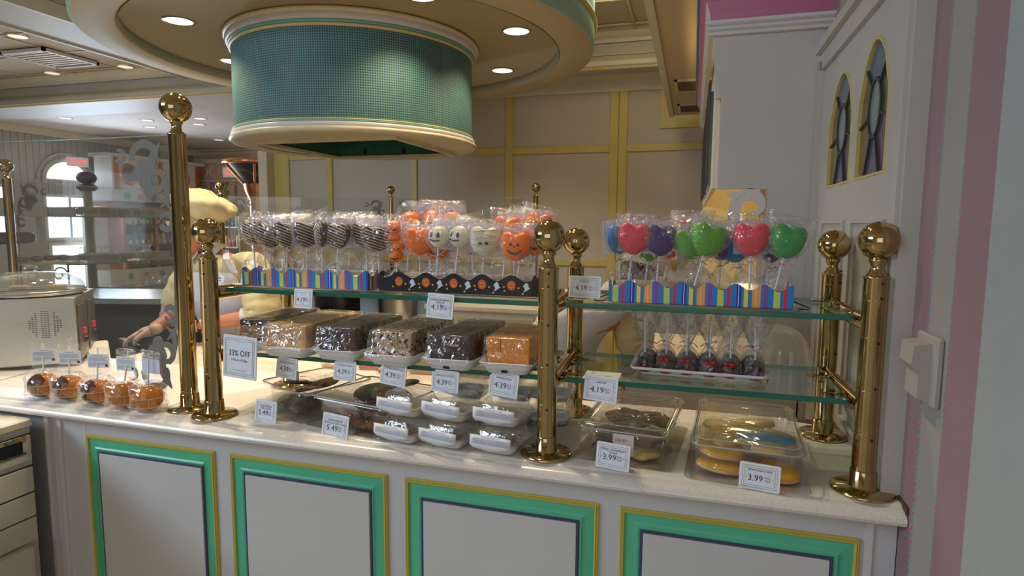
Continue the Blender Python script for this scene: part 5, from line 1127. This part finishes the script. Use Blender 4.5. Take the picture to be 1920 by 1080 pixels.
def worker(loc,rz,label,J,headc,hy,hp,armR,armL,beret,legs=True,tagpos=None,seed=1,hold=None):
    """armR/armL: shoulder, elbow, wrist, hand direction"""
    rg=random.Random(seed); e=empty('person',loc,rz,label,'person')
    nodes=[(*J[0][0],.10),(*J[2][0],.10),(*(Vector(J[4][0])-Vector((0,0,.03))),.085),(*J[-1][0],.045),(headc[0]+.01,headc[1]+.03,headc[2]-.06,.045)]; edges=[(0,1),(1,2),(2,3),(3,4)]
    for arm,side in ((armR,1),(armL,-1)):
        b=len(nodes); sh,el,wr,hd_=arm; up=(0,0,1)
        mid=(Vector(el)+Vector(wr))/2
        nodes+=[(*(Vector(sh)-Vector((0,0,.01))),.036),(*el,.036),(*mid,.036)]; edges+=[(2,b),(b,b+1),(b+1,b+2)]
        N,E=hand_nodes(wr,hd_,up,.45,side,base=b+3); edges.append((b+2,b+3)); nodes+=N; edges+=E
    if legs:
        for s in (-1,1):
            b=len(nodes); p=J[0][0]; nodes+=[(p[0]+s*.09,p[1],p[2]-.06,.085),(p[0]+s*.09,p[1]-.02,.50,.06),(p[0]+s*.09,p[1]+.02,.09,.045),(p[0]+s*.095,p[1]-.12,.04,.035)]; edges+=[(0,b),(b,b+1),(b+1,b+2),(b+2,b+3)]
    skin_mesh('body',nodes,edges,SKIN,e)
    M=head(e,Vector(headc),hy,hp)
    # coat: torso and two sleeves gathered at the cuffs
    m=MB(); m.loft([ring(p,a,b,28) for p,a,b in J],True,True)
    for arm in (armR,armL):
        sh,el,wr,hd_=map(Vector,arm); pts=[]; rs=[]
        cuff=el+(wr-el)*(.30)
        c4=Vector(J[4][0]); inn=c4.lerp(sh,.45)+Vector((0,0,.012)); pts+=[inn,sh.lerp(inn,.35)+Vector((0,0,.014))]; rs+=[.055,.066]
        for i in range(15):
            t=i/14; p=(sh.lerp(el,t/.75) if t<.75 else el.lerp(cuff,(t-.75)/.25)); pts.append(p); rs.append((.062+.022*math.sin(PI*min(1,t*1.15))+ .003*math.sin(i*2.1))*(1 if t<.9 else .75))
        m.tube(pts,rs,18,True)
    ct_=folds(m.build('coat',COAT,e),.022)
    for arm in (armR,armL):
        el,wr=Vector(arm[1]),Vector(arm[2]); MB().tube([el.lerp(wr,.22),el.lerp(wr,.36)],[.050,.048],20,True).build('cuff',APR,e)
    if legs: 
        tr_=MB()
        for s in (-1,1): p=J[0][0]; tr_.tube([(p[0]+s*.09,p[1],p[2]),(p[0]+s*.095,p[1]-.01,.5),(p[0]+s*.095,p[1]+.02,.10)],[.12,.095,.075],18)
        tr_.build('trousers',mat('cream_trousers',srgb(190,176,140),.8),e)
        for s in (-1,1): p=J[0][0]; MB().tube([(p[0]+s*.095,p[1]+.06,.045),(p[0]+s*.095,p[1]-.05,.045),(p[0]+s*.095,p[1]-.16,.032)],[.042,.046,.030],12).build('shoe',mat('black_shoe',(.02,.02,.02),.4),e)
    # apron: skirt wraps the front, bib covers the chest, straps over the shoulders
    J2=[(p,a*1.06,b*1.10) for p,a,b in J]; zb=J[0][0][2]
    bot=(J[0][0][0],J[0][0][1],.45); L=[ring(bot,J[0][1]*1.18,J[0][2]*1.25,20,PI*1.02,PI*1.98)]
    wd=[.98,.93,.82,.66,.52,.44]
    for (p,a,b),q in zip(J2[:-2],[.96,.92,.80,.62,.50,.44][:len(J2)-2]):
        L.append(ring(p,a,b,20,PI*1.5-PI*.5*q,PI*1.5+PI*.5*q))
    ap=MB(); ap.loft([[(x+.002*math.sin(40*x+3*z),y-.004*math.sin(25*x+8*z),z) for x,y,z in l] for l in L],False,True,closed=False); ao=folds(ap.build('apron',APR,e),.018); sd=ao.modifiers.new('s','SOLIDIFY'); sd.thickness=.003
    top=L[-1]; nk=Vector(J[-1][0])
    for s,p in ((-1,top[0]),(1,top[-1])):
        q=Vector(p); mid=Vector((q.x*.6+nk.x*.4+s*.045,q.y*.75+nk.y*.25-.035,(q.z+nk.z)/2+.02)); end=nk+Vector((s*.058,.02,.012))
        w_=[q,mid,end]; st=MB()
        for a,b in zip(w_,w_[1:]): d=(b-a); sdv=Vector((1,0,0))*.016; st.add([a-sdv,a+sdv,b+sdv,b-sdv,a-sdv+Vector((0,.004,0)),a+sdv+Vector((0,.004,0)),b+sdv+Vector((0,.004,0)),b-sdv+Vector((0,.004,0))],[(0,1,2,3),(7,6,5,4),(0,4,5,1),(2,6,7,3),(1,5,6,2),(0,3,7,4)])
        st.build('apron_strap',APR,e)
        MB().add([nk+Vector((s*.01,-.075,.0)),nk+Vector((s*.075,-.03,.015)),nk+Vector((s*.07,.03,.035)),nk+Vector((s*.045,-.02,.05)),nk+Vector((s*.02,-.060,.03)),nk+Vector((s*.04,-.09,-.05))],[(0,5,1,4),(1,2,3,4)]).build('collar',mat('grey_collar',srgb(190,186,176),.7),e)
    # floppy beret with a band
    bc_,bl,bt,tilt=beret; Mb=Matrix.Translation(bc_)@Matrix.Rotation(tilt,4,'Y')@Matrix.Rotation(-.15,4,'X')
    br=MB().ball((0,0,0),1,30,16,(bl,bl*.82,bt),Mb,fn=lambda t,a:1+.05*math.sin(5*a+2*t)*math.sin(t)+.035*math.sin(9*a+3*t)*math.sin(t)+.04*math.sin(4*t+a)); folds(br.build('beret',COAT,e),.040)
    MB().lathe([(.088,-.035),(.094,-.02),(.096,.02),(.088,.03)],28,M=M@Matrix.Translation((0,.01,.068))@Matrix.Diagonal((.92,1.02,1,1))).build('beret_band',mat('beret_band',srgb(196,186,150),.8),e)
    for arm,side in ((armR,1),(armL,-1)):
        N,E=hand_nodes(arm[2],arm[3],(0,0,1),.45,side,fat=.0022); N=[(*(Vector(arm[2])-Vector(arm[3]).normalized()*.035),.029)]+N; E=[(0,1)]+[(a+1,b+1) for a,b in E]; skin_mesh('glove',N,E,GLOVE,e)
    if tagpos:
        t=MB().prism([(tagpos[0]+.034*math.cos(a*PI/12),tagpos[2]+.022*math.sin(a*PI/12)) for a in range(24)],-.004,'xz',tagpos[1]).build('name_badge',mat('badge_blue_white',(.66,.72,.82),.4),e)
        MB().box(tagpos[0]-.020,tagpos[0]+.016,tagpos[1]-.005,tagpos[1]-.004,tagpos[2]+.002,tagpos[2]+.008).box(tagpos[0]-.016,tagpos[0]+.018,tagpos[1]-.005,tagpos[1]-.004,tagpos[2]-.008,tagpos[2]-.005).box(tagpos[0]-.006,tagpos[0]+.006,tagpos[1]-.005,tagpos[1]-.004,tagpos[2]+.012,tagpos[2]+.020).build('badge_print',mat('badge_ink',(.08,.12,.3),.5),t)
    return e
J1=[((0,0,.90),.165,.115),((-.005,-.015,.98),.158,.112),((-.015,-.04,1.08),.165,.115),((-.025,-.065,1.18),.185,.115),((-.035,-.08,1.26),.195,.105),((-.045,-.09,1.315),.150,.085),((-.060,-.10,1.345),.070,.062)]
worker((-.80,1.05,0),.0,'worker in a cream beret, cream coat and white apron bending over the work table',J1,(-.120,-.135,1.435),-.35,.45,
 ((-.19,-.09,1.27),(-.255,-.13,1.06),(-.235,-.27,1.0),(-.95,-.28,-.30)),((.17,-.08,1.285),(.245,-.14,1.07),(.02,-.24,1.035),(-1,-.2,-.15)),
 ((-.085,-.12,1.565),.165,.062,.26),tagpos=(.075,-.215,1.235))
J3=[((0,0,.90),.165,.12),((.02,-.01,.98),.16,.12),((.07,-.03,1.05),.165,.12),((.13,-.05,1.11),.18,.12),((.19,-.07,1.15),.18,.105),((.25,-.09,1.19),.13,.085),((.29,-.10,1.215),.068,.062)]
worker((.73,1.18,0),-.05,'second worker in cream and white half hidden behind the coloured pops, leaning to the right',J3,(.385,-.12,1.275),2.5,.3,
 ((.04,-.08,1.14),(-.02,-.08,.95),(.0,-.10,.76),(.0,-.2,-1)),((.33,-.06,1.13),(.34,.03,.97),(.30,.04,.78),(.0,.0,-1)),
 ((.42,-.09,1.375),.13,.055,.15),seed=4)
# tongs / spatula with a strip of sweet
h=W(262,655,y=.72); t_=empty('long_spatula',tuple(h),2.75,'long steel spatula lifting a strip of chocolate in the gloved hand','spatula',ry=-.06)
MB().bbox(-.06,.20,-.012,.012,-.001,.001,.0005).build('blade',STEEL,t_); MB().cyl((-.06,0,0),(-.15,0,.01),.008).build('handle',DARK,t_); MB().bbox(.02,.22,-.018,.014,.001,.012,.003).build('chocolate_strip',icing('choc'),t_)
# ================================================================ LEFT: WARMER WITH DOME, BOARD, SHEET
ov=empty('steel_warmer',(-.931,.333,.94),math.radians(41),'brushed steel countertop warmer with a round vent grille at the left edge','oven')
MB().bbox(-.46,0,0,.34,.012,.258,.004).build('casing',STEEL,ov); MB().bbox(-.47,.004,-.004,.344,.255,.263,.002).build('top_plate',STEEL,ov)
for x in (-.42,-.04):
    for y in (.04,.30): MB().cyl((x,y,0),(x,y,.013),.012).build('foot',DARK,ov)
vm=MB(); gx,gz,gr=-.094,.165,.052
for r_ in range(15):
    z=gz-gr+2*gr*(r_+.5)/15; hw=math.sqrt(gr*gr-(z-gz)**2)
    for c_ in range(11):
        x=gx-gr+2*gr*(c_+.5)/11
        if abs(x-gx)<hw-.001 and c_ not in (3,7) : vm.box(x-.0032,x+.0032,-.0008,.0005,z-.0013,z+.0013)
tag(vm.build('vent_slots',DARK,ov),kind='stuff')
for sx_,sz_ in ((-1,-1),(-1,1),(1,-1),(1,1)): MB().ball((gx+sx_*.05,-.001,gz+sz_*.05),.003,8,6).build('vent_screw',STEEL,ov)
for k,y in enumerate((.03,.20)):
    cpn=MB().bbox(.0,.006,y,y+.12,.02,.23,.002).build('control_panel',mat('dark_steel',(.20,.19,.17),.35,.8),ov); MB().bbox(.005,.014,y+.05,y+.07,.11,.135,.002).build('red_switch',mat('red_switch',(.6,.01,.03),.3,emis=.4),cpn)
    MB().lathe([(.012,.006),(.012,.016),(.001,.017)],14,c=(0,y+.085,.085),axis='x').build('knob',DARK,cpn)
SW_PASTRY=mat('pastry_tan',(.30,.20,.12),.6,noise=.2)
dm=empty('domed_dish',(-1.17,.35,1.204),math.radians(41),'round clear domed dish cover on top of the steel warmer','dish cover')
MB().lathe([(.001,.0),(.165,.0),(.178,.006),(.18,.012),(.172,.010),(.16,.004)],36).build('plate',STEEL,dm)
MB().lathe([(.172,.012),(.170,.035),(.155,.058),(.12,.076),(.06,.086),(.015,.088),(.001,.088)],36).build('dome',clear('dome_plastic',(.95,.95,.94),.08,.05,wr=.1,wscale=10,edge=.6,haze=.12,hcol=(.8,.8,.78)),dm)
MB().lathe([(.174,.012),(.178,.016),(.174,.02)],36).build('dome_rim',STEEL,dm); MB().lathe([(.02,.088),(.024,.1),(.018,.108),(.001,.11)],18).build('knob',CLAM,dm)
for k in range(2):
    a=k*1.9+.4; MB().bbox(.08*math.cos(a)-.03,.08*math.cos(a)+.03,.08*math.sin(a)-.02,.08*math.sin(a)+.02,.012,.030,.005).build('pastry',SW_PASTRY,dm)
cbd=empty('cutting_board',tuple(W(186,660,z=.955)),math.radians(52),'small cream cutting board leaning out from under the steel warmer','board',rx=.25); MB().loft([rrect(.07,.20,.015,-.006),rrect(.07,.20,.015,.006)],True,False).build('board',CREAMP,cbd)
ps=empty('paper_sheet',(-1.12,.09,.941),.2,'pale printed paper sheet on the counter left of the caramel apples','paper'); MB().box(-.16,.14,-.09,.09,0,.002).build('sheet',mat('sheet_cream',(.72,.66,.56),.5),ps)
for k in range(3): MB().box(-.12,.10,-.05+.025*k,-.047+.025*k,.002,.0024).build('printed_line',mat('brown_print',(.3,.12,.1),.6),ps)
# steel table far left
stt=empty('steel_table',(-2.95,2.15,0),.28,'stainless steel prep table seen through the near glass screen','table')
MB().bbox(-.75,.95,-.3,.35,.90,.94,.004).build('top',STEEL,stt)
for x,y in ((-.7,-.25),(.9,-.25),(-.7,.3),(.9,.3)): MB().cyl((x,y,0),(x,y,.9),.02).build('leg',STEEL,stt)
MB().bbox(-.7,.9,-.24,.3,.25,.27,.004).build('under_shelf',mat('dark_steel',(.20,.19,.17),.35,.8),stt)
MB().bbox(-.5,.85,-.05,.3,.27,.88,.01).build('under_table_dark',mat('under_table_dark',(.035,.026,.02),.6),stt)  # near-black block put in for the darkness under the table
# stove corner under the hood
sv=empty('gas_stove',(-1.10,2.62,0),0,'dark steel cooking stove under the round vent hood','stove')
DS=mat('dark_steel',(.20,.19,.17),.35,.8); MB().bbox(-.62,.55,-.36,.36,0,.74,.01).build('body',DS,sv); MB().bbox(-.64,.57,-.38,.38,.74,.77,.006).build('cooktop',STEEL,sv)
MB().box(-.62,.55,.37,.385,.77,1.10).build('back_guard',DS,sv)
for x in (-.35,.0,.40):
    for k in range(4): a=k*PI/4; MB().box(-.11,.11,-.005,.005,.77,.785,M=Matrix.Translation((x,-.12,0))@Matrix.Rotation(a,4,'Z')).build('burner_grate',DARK,sv)
for k in range(5): MB().lathe([(.022,0),(.02,-.02),(.001,-.022)],12,c=(-.45+.22*k,-.37,.70),axis='y').build('control_knob',DARK,sv)
kt=empty('steel_kettle',(-.70,2.50,.786),0,'large round stainless cooking kettle on the stove behind the shelves','pot'); MB().lathe([(.001,.0),(.11,.0),(.135,.02),(.14,.22),(.148,.225),(.148,.232),(.135,.23),(.12,.03),(.001,.02)],32).build('body',STEEL,kt)
for s in (-1,1): MB().tube([(s*.14,-.04,.17),(s*.18,-.03,.175),(s*.18,.03,.175),(s*.14,.04,.17)],.007).build('handle',DARK,kt)
bp=empty('black_pot',(W(632,585,y=2.5).x,2.5,.786),0,'wide black stock pot on the stove behind the layered fudge','pot'); MB().lathe([(.001,0),(.15,0),(.165,.03),(.165,.22),(.175,.225),(.175,.235),(.16,.235),(.15,.04),(.001,.03)],32).build('body',mat('black_enamel',(.008,.008,.010),.35),bp)
tw=empty('cream_towel',(W(592,590,y=2.28).x,2.30,.80),.1,'crumpled cream towel lying in front of the black pot','towel'); folds(MB().ball((0,0,0.02),.09,24,12,(1.3,.5,.55),fn=lambda t,a:1+.12*math.sin(4*a+3*t)+.08*math.sin(7*t)).build('cloth',mat('towel',(.72,.66,.54),.9,bump=.4,bscale=20),tw),.03)
# ================================================================ THE SHOP BEYOND (seen through the screens)
bright=mat('bright_daylight',(.80,.92,1.0),.5,emis=3.2)
# arched window with its casing on the left wall
aw=S(MB().box(-9.2,-9.19,6.4,7.15,2.17,2.19).build('window_5',WHITEP,wl))
half=[(6.72+.36*math.cos(PI*i/16),2.20+.30*math.sin(PI*i/16)) for i in range(17)]
MB().prism(half,.01,'yz',-9.19).build('pane',bright,aw); f=MB(); f.ribbon([(6.72+.40*math.cos(PI*i/20),2.18+.34*math.sin(PI*i/20)) for i in range(21)],.07,.04,'yz',-9.19); f.ribbon([(6.72+.50*math.cos(PI*i/20),2.18+.45*math.sin(PI*i/20)) for i in range(21)],.03,.05,'yz',-9.19); f.build('casing',mat('grey_casing',(.5,.5,.46),.5),aw)
for k,(y0,y1,z0,z1) in enumerate(((6.36,7.12,1.20,1.88),(6.40,7.6,.30,1.05),(5.35,5.75,.5,2.0))):
    wn=S(MB().box(-9.2,-9.185,y0-.06,y1+.06,z0-.06,z1+.06).build('window_%d'%(6+k),WHITEP,wl)); MB().box(-9.185,-9.175,y0,y1,z0,z1).build('pane',bright,wn)
    MB().box(-9.176,-9.165,(y0+y1)/2-.02,(y0+y1)/2+.02,z0,z1).build('mullion',mat('blue_grey',(.3,.4,.5),.5),wn)
exm=mat('exit_red',(.9,.04,.06),.5,emis=1.5)
def exit_sign(loc,rz,label,size):
    e=empty('exit_sign',loc,rz,label,'exit sign'); MB().box(-size*1.25,size*1.25,0,.03,-size*.6,size*.6).build('plate',mat('exit_plate',(.8,.78,.72),.5,emis=.15),e); q=MB(); put(q,'EXIT',size*1.0,0,-.004,0); tag(q.build('lettering',exm,e),kind='stuff')
exit_sign((-9.0,6.80,2.50),PI/2-.35,'red EXIT sign beside the arched window',.13); exit_sign(tuple(W(437,323,y=9.3)),.3,'red EXIT sign above the curtained doorway near the copper funnel',.17)
# white shop cabinet with copper columns and round windows
kc=empty('white_shop_cabinet',(-8.7,8.1,0),0,'tall white display cabinet with copper columns and round windows in the shop beyond','cabinet')
MB().box(-.3,.1,-1.0,1.0,1.98,2.62).box(-.3,.16,-1.1,1.1,2.62,2.68).box(-.3,.18,-1.1,1.25,1.84,2.02).build('upper_body',WHITEP,kc)
for y in (-.92,-.38,.02,.93): MB().box(.1,.13,y-.04,y+.04,2.05,2.6).build('copper_column',COPPER,kc)
for y in (-.66,.55): MB().lathe([(.13,.10),(.17,.13),(.20,.10)],24,c=(0,y,2.33),axis='x').build('copper_ring',COPPER,kc); MB().lathe([(.14,.11),(.001,.11)],24,c=(0,y,2.33),axis='x').build('round_window',mat('blue_glass',(.08,.13,.18),.15),kc)
for i,y in enumerate([-.8+.28*k for k in range(7)]): MB().lathe([(.07,.19),(.001,.19)],18,c=(0,y,1.93),axis='x').build('painted_dot',mat('dot_%d'%(i%2),[(.10,.40,.28),(.62,.30,.28)][i%2],.5),kc)
MB().box(-.3,.3,-1.3,1.3,1.66,1.74).build('copper_band',COPPER,kc); MB().box(-.3,-.1,-1.3,1.3,.0,1.66).build('back_panel',CREAMP,kc)
MB().box(-.1,.28,-1.3,1.3,.0,.62).build('base',CREAMP,kc)
MB().box(-.1,-.08,-.95,1.1,.64,1.64).build('dark_backing',mat('dark_shelf_back',(.05,.035,.03),.6),kc)
for y in (-.98,-.30,1.12): MB().box(-.1,.26,y,y+.06,.62,1.66).build('copper_column',COPPER,kc)
for i in range(6): MB().lathe([(.06,.29),(.001,.29)],16,c=(0,-.9+.34*i,.50),axis='x').build('painted_dot',mat('dot_%d'%(i%2),[(.10,.40,.28),(.62,.30,.28)][i%2],.5),kc)
rg=random.Random(9); jc=[(.12,.45,.40),(.05,.18,.20),(.42,.10,.08),(.68,.50,.25),(.10,.30,.34),(.55,.42,.10),(.30,.12,.30),(.06,.10,.14)]
rowlab={0:'upper',1:'middle',2:'lower'}
for r_,zz in enumerate((1.42,1.05,.70)):
    MB().box(-.1,.26,-.92,1.12,zz-.03,zz).build('shelf_board',mat('dark_shelf',(.10,.08,.06),.6),kc)
    for k in range(15):
        y=7.32+k*.125
        o=MB().lathe([(.001,0),(.045,0),(.047,.01),(.047,.17),(.040,.19),(.040,.215),(.001,.216)],12).build('candy_jar',mat('jar_%d'%((k*3+r_)%8),jc[(k*3+r_)%8],.35)); o.location=(-8.55,y,zz); tag(o,'%s jar from the left on the %s jar shelf in the shop beyond'%((ORD+['eleventh','twelfth','thirteenth','fourteenth','fifteenth'])[k],rowlab[r_]),'jar','candy jars in the shop beyond')
        MB().box(.0465,.0485,-.03,.03,.03,.09).build('label',mat('jar_label',(.7,.6,.4),.5),o)
# wire rack with baskets of wrapped sweets
rk=empty('wire_rack',(-4.5,3.3,0),0,'grey display rack with three tiers of wire baskets behind the near screen','display rack')
RG=mat('rack_grey',(.42,.41,.38),.5,.2); MB().box(-.02,.02,-.035,.035,0,1.85).build('post',RG,rk); 
MB().ball((0,0,1.91),.09,20,12,(1,1,.7)).lathe([(.06,1.78),(.09,1.80),(.09,1.83),(.05,1.85)],20).build('finial',mat('finial_purple',(.05,.04,.07),.4),rk); MB().bbox(-.3,.3,-.3,.3,0,.04,.01).build('foot',RG,rk)
SW=[mat('sweet_%d'%i,c,.4,noise=.3,nscale=30,bump=.4,bscale=40) for i,c in enumerate(((.40,.12,.06),(.30,.16,.09),(.22,.15,.12)))]
WL=mat('wire_light',(.50,.48,.44),.4,.3)
for t3,zz in enumerate((1.52,1.08,.74)):
    for s,(ya,yb) in enumerate(((-.47,-.03),(.03,.55))):
        if t3==2 and s==0: continue
        bsk=MB().box(.02,.42,ya,yb,zz,zz+.006).build('basket_floor',RG,rk)
        w_=MB().box(.41,.42,ya,yb,zz,zz+.012).box(.41,.42,ya,yb,zz+.085,zz+.095).box(.02,.42,ya,ya+.008,zz,zz+.09).box(.02,.42,yb-.008,yb,zz,zz+.09)
        n=int((yb-ya)/.018)
        for k in range(n): w_.box(.413,.418,ya+.018*k,ya+.018*k+.005,zz,zz+.09)
        tag(w_.build('basket_wires',WL,bsk),kind='stuff')
        for k in range(7):
            o=MB().ball((0,0,.03),.045,12,8,(1,.8,.7),fn=lambda t,a:1+.12*math.sin(3*a+2*t)).build('wrapped_candy',SW[(k+t3)%3]); o.location=(-4.5+.22+rg.uniform(-.12,.15),3.3+ya+.05+(yb-ya-.1)*k/6,zz+.02+rg.uniform(0,.02)); tag(o,'%s wrapped sweet from the left in the %s %s basket of the grey rack'%(ORD[k],('upper','middle','lower')[t3],('left','right')[s]),'candy','wrapped sweets in the rack baskets')
            L=[]
            for z,a in ((.0,.04),(.04,.055),(.075,.03),(.085,.018),(.13,.045)): L.append([(a*(1+rg.uniform(-.25,.25))*math.cos(2*PI*q/12),a*(1+rg.uniform(-.25,.25))*math.sin(2*PI*q/12),z) for q in range(12)])
            if t3: MB().loft(L,False,True).build('cellophane_bag',FILM,o)
# iron stand with a bowl and a white pedestal display
ir=empty('iron_plant_stand',(-4.0,2.47,0),0,'curly black iron stand with a tray behind the far left post','stand'); m=MB().box(-.16,.16,-.22,.22,1.12,1.135).build('tray',mat('pale_wood',(.66,.55,.38),.5),ir)
for s in (-1,1):
    q=MB(); q.tube([(0,s*.2,0),(0,s*.2,1.12)],.008); q.tube([(.0,s*.2+a*s*-1*.0+ (x-.2)*s,z) for (x,z),a in [(p_,0) for p_ in spiral(.12,1.02,.07,.02,0,400,20)]],.007,6); q.build('scroll_leg',DARK,ir)
for k in range(4): o=MB().ball((0,0,.03),.05,14,8,(1,1,.5)).build('chocolate_bun',SW[2]); o.location=(-4.0,2.30+.11*k,1.137); tag(o,'%s dark chocolate bun on the iron stand'%ORD[k],'pastry','buns on the iron stand')
pd=empty('pedestal_case',(-4.6,2.55,0),0,'white pedestal display case filled with dark chocolates behind the far left post','display case')
MB().box(-.18,.18,-.24,.24,0,1.28).build('pedestal',WHITEP,pd); MB().box(-.20,.20,-.27,.27,1.52,1.62).box(-.16,.16,-.22,.22,1.62,1.68).build('roof',WHITEP,pd)
for s in (-1,1): MB().box(.14,.17,s*.22-.015,s*.22+.015,1.28,1.52).build('corner_column',WHITEP,pd)
tag(MB().bbox(-.15,.15,-.2,.2,1.285,1.38,.02).build('chocolates',SW[2],pd),kind='stuff')
# pink arcade, doorway and funnel
pk=empty('pink_arcade',(-8.35,9.45,0),0,'cream and pink arcade of arches with a row of circles on the far shop wall','wall ornament')
PKM=mat('peach_panel',(.80,.50,.38),.6); MB().box(-.65,.62,.0,.05,1.5,2.72).build('backing',PKM,pk)
for k in range(4): MB().lathe([(.11,0),(.13,-.03),(.15,0)],20,c=(-.48+.32*k,-.01,2.55),axis='y').build('ring',CREAMP,pk)
for k in range(4): MB().box(-.62+.36*k,-.55+.36*k,-.05,0,1.4,2.32).build('column',mat('col_%d'%(k%3),[(.66,.56,.42),(.62,.20,.38),(.30,.36,.14)][k%3],.5),pk)
MB().box(-.66,.62,-.06,0,2.32,2.37).box(-.66,.62,-.06,0,2.72,2.8).build('rail',CREAMP,pk)
for k in range(3): q=MB(); q.ribbon([(-.40+.36*k+.14*math.cos(PI*i/12),2.14+.16*math.sin(PI*i/12)) for i in range(13)],.03,-.04,'xz',0); q.build('arch',CREAMP,pk)
dw=S(MB().box(-7.98,-7.2,9.50,9.59,0,2.58).build('door_2',mat('far_door_cream',(.66,.58,.38),.5))); MB().box(-7.92,-7.5,9.47,9.50,.9,2.40).build('curtain',mat('pale_curtain',(.62,.64,.78),.6,emis=.25),dw)
for x in (-7.46,-8.02): MB().box(x,x+.05,9.44,9.50,.8,2.65).build('green_trim',mat('trim_green',(.20,.34,.08),.5),dw)
MB().box(-8.02,-7.41,9.44,9.50,2.48,2.56).build('green_header',mat('trim_green',(.20,.34,.08),.5),dw)
fc=W(478,330,y=6.6); fn=empty('copper_funnel',(fc.x,6.6,0),0,'large copper funnel with dark striped cone hanging in the shop beyond','funnel')
z1=W(478,306,y=6.6).z; z0=W(478,345,y=6.6).z
MB().lathe([(.44,z1-.03),(.46,z1-.02),(.46,z1+.03),(.44,z1+.035),(.001,z1+.035)],40).build('copper_rim',COPPER,fn)
dcn=MB().lathe([(.40,z1-.03),(.16,z0),(.15,z0-.01)],40).build('dark_cone',ncol(mat('cone_stripes',(.05,.04,.03),.3),[(0,(.03,.025,.03,1)),(.5,(.12,.10,.03,1)),(.55,(.035,.03,.035,1)),(.75,(.16,.10,.02,1))],1.4,detail=0,stretch=(2,2,1)),fn)
MB().lathe([(.17,z0),(.15,z0-.12),(.09,z0-.25),(.08,z0-.9),(.09,.0)],28).build('copper_spout',COPPER,fn); MB().lathe([(.41,z1-.03),(.415,z1-.03),(.17,z0),(.165,z0)],1 if False else 3,c=(0,0,0)) if False else None
for a in (-.9,-2.2): MB().tube([(.41*math.cos(a),.41*math.sin(a),z1-.03),(.165*math.cos(a),.165*math.sin(a),z0)],.022,6).build('copper_strap',COPPER,fn)
# shelving with small goods under the arcade
sg2=empty('goods_shelving',(-6.9,7.6,0),0,'open shelving of small colourful goods below the copper funnel','shelf')
for zz in (.7,1.05,1.40): MB().box(-.55,.65,-.15,.15,zz-.02,zz).build('shelf_board',CREAMP,sg2)
for x in (-.55,.05,.63): MB().box(x,x+.03,-.15,.15,0,1.75).build('upright',mat('candy_upright',(.45,.30,.12),.5),sg2)
gc=[(.35,.08,.12),(.10,.12,.25),(.55,.40,.12),(.12,.32,.28),(.55,.22,.20),(.05,.05,.06)]
for r_,zz in enumerate((1.05,1.40)):
    for k in range(14):
        if k==7: continue
        o=MB().lathe([(.001,0),(.030,0),(.033,.01),(.030,.10+.03*((k*5)%3)),(.015,.14+.03*((k*5)%3)),(.001,.142+.03*((k*5)%3))],10).build('goods_bottle',mat('good_%d'%((k*2+r_)%6),gc[(k*2+r_)%6],.4)); o.location=(-6.9-.48+.078*k,7.55,zz); tag(o,'%s small bottle from the left on the %s board of the goods shelving'%((ORD+['eleventh','twelfth','thirteenth','fourteenth'])[k],('lower','upper')[r_]),'bottle','bottles on the goods shelving')
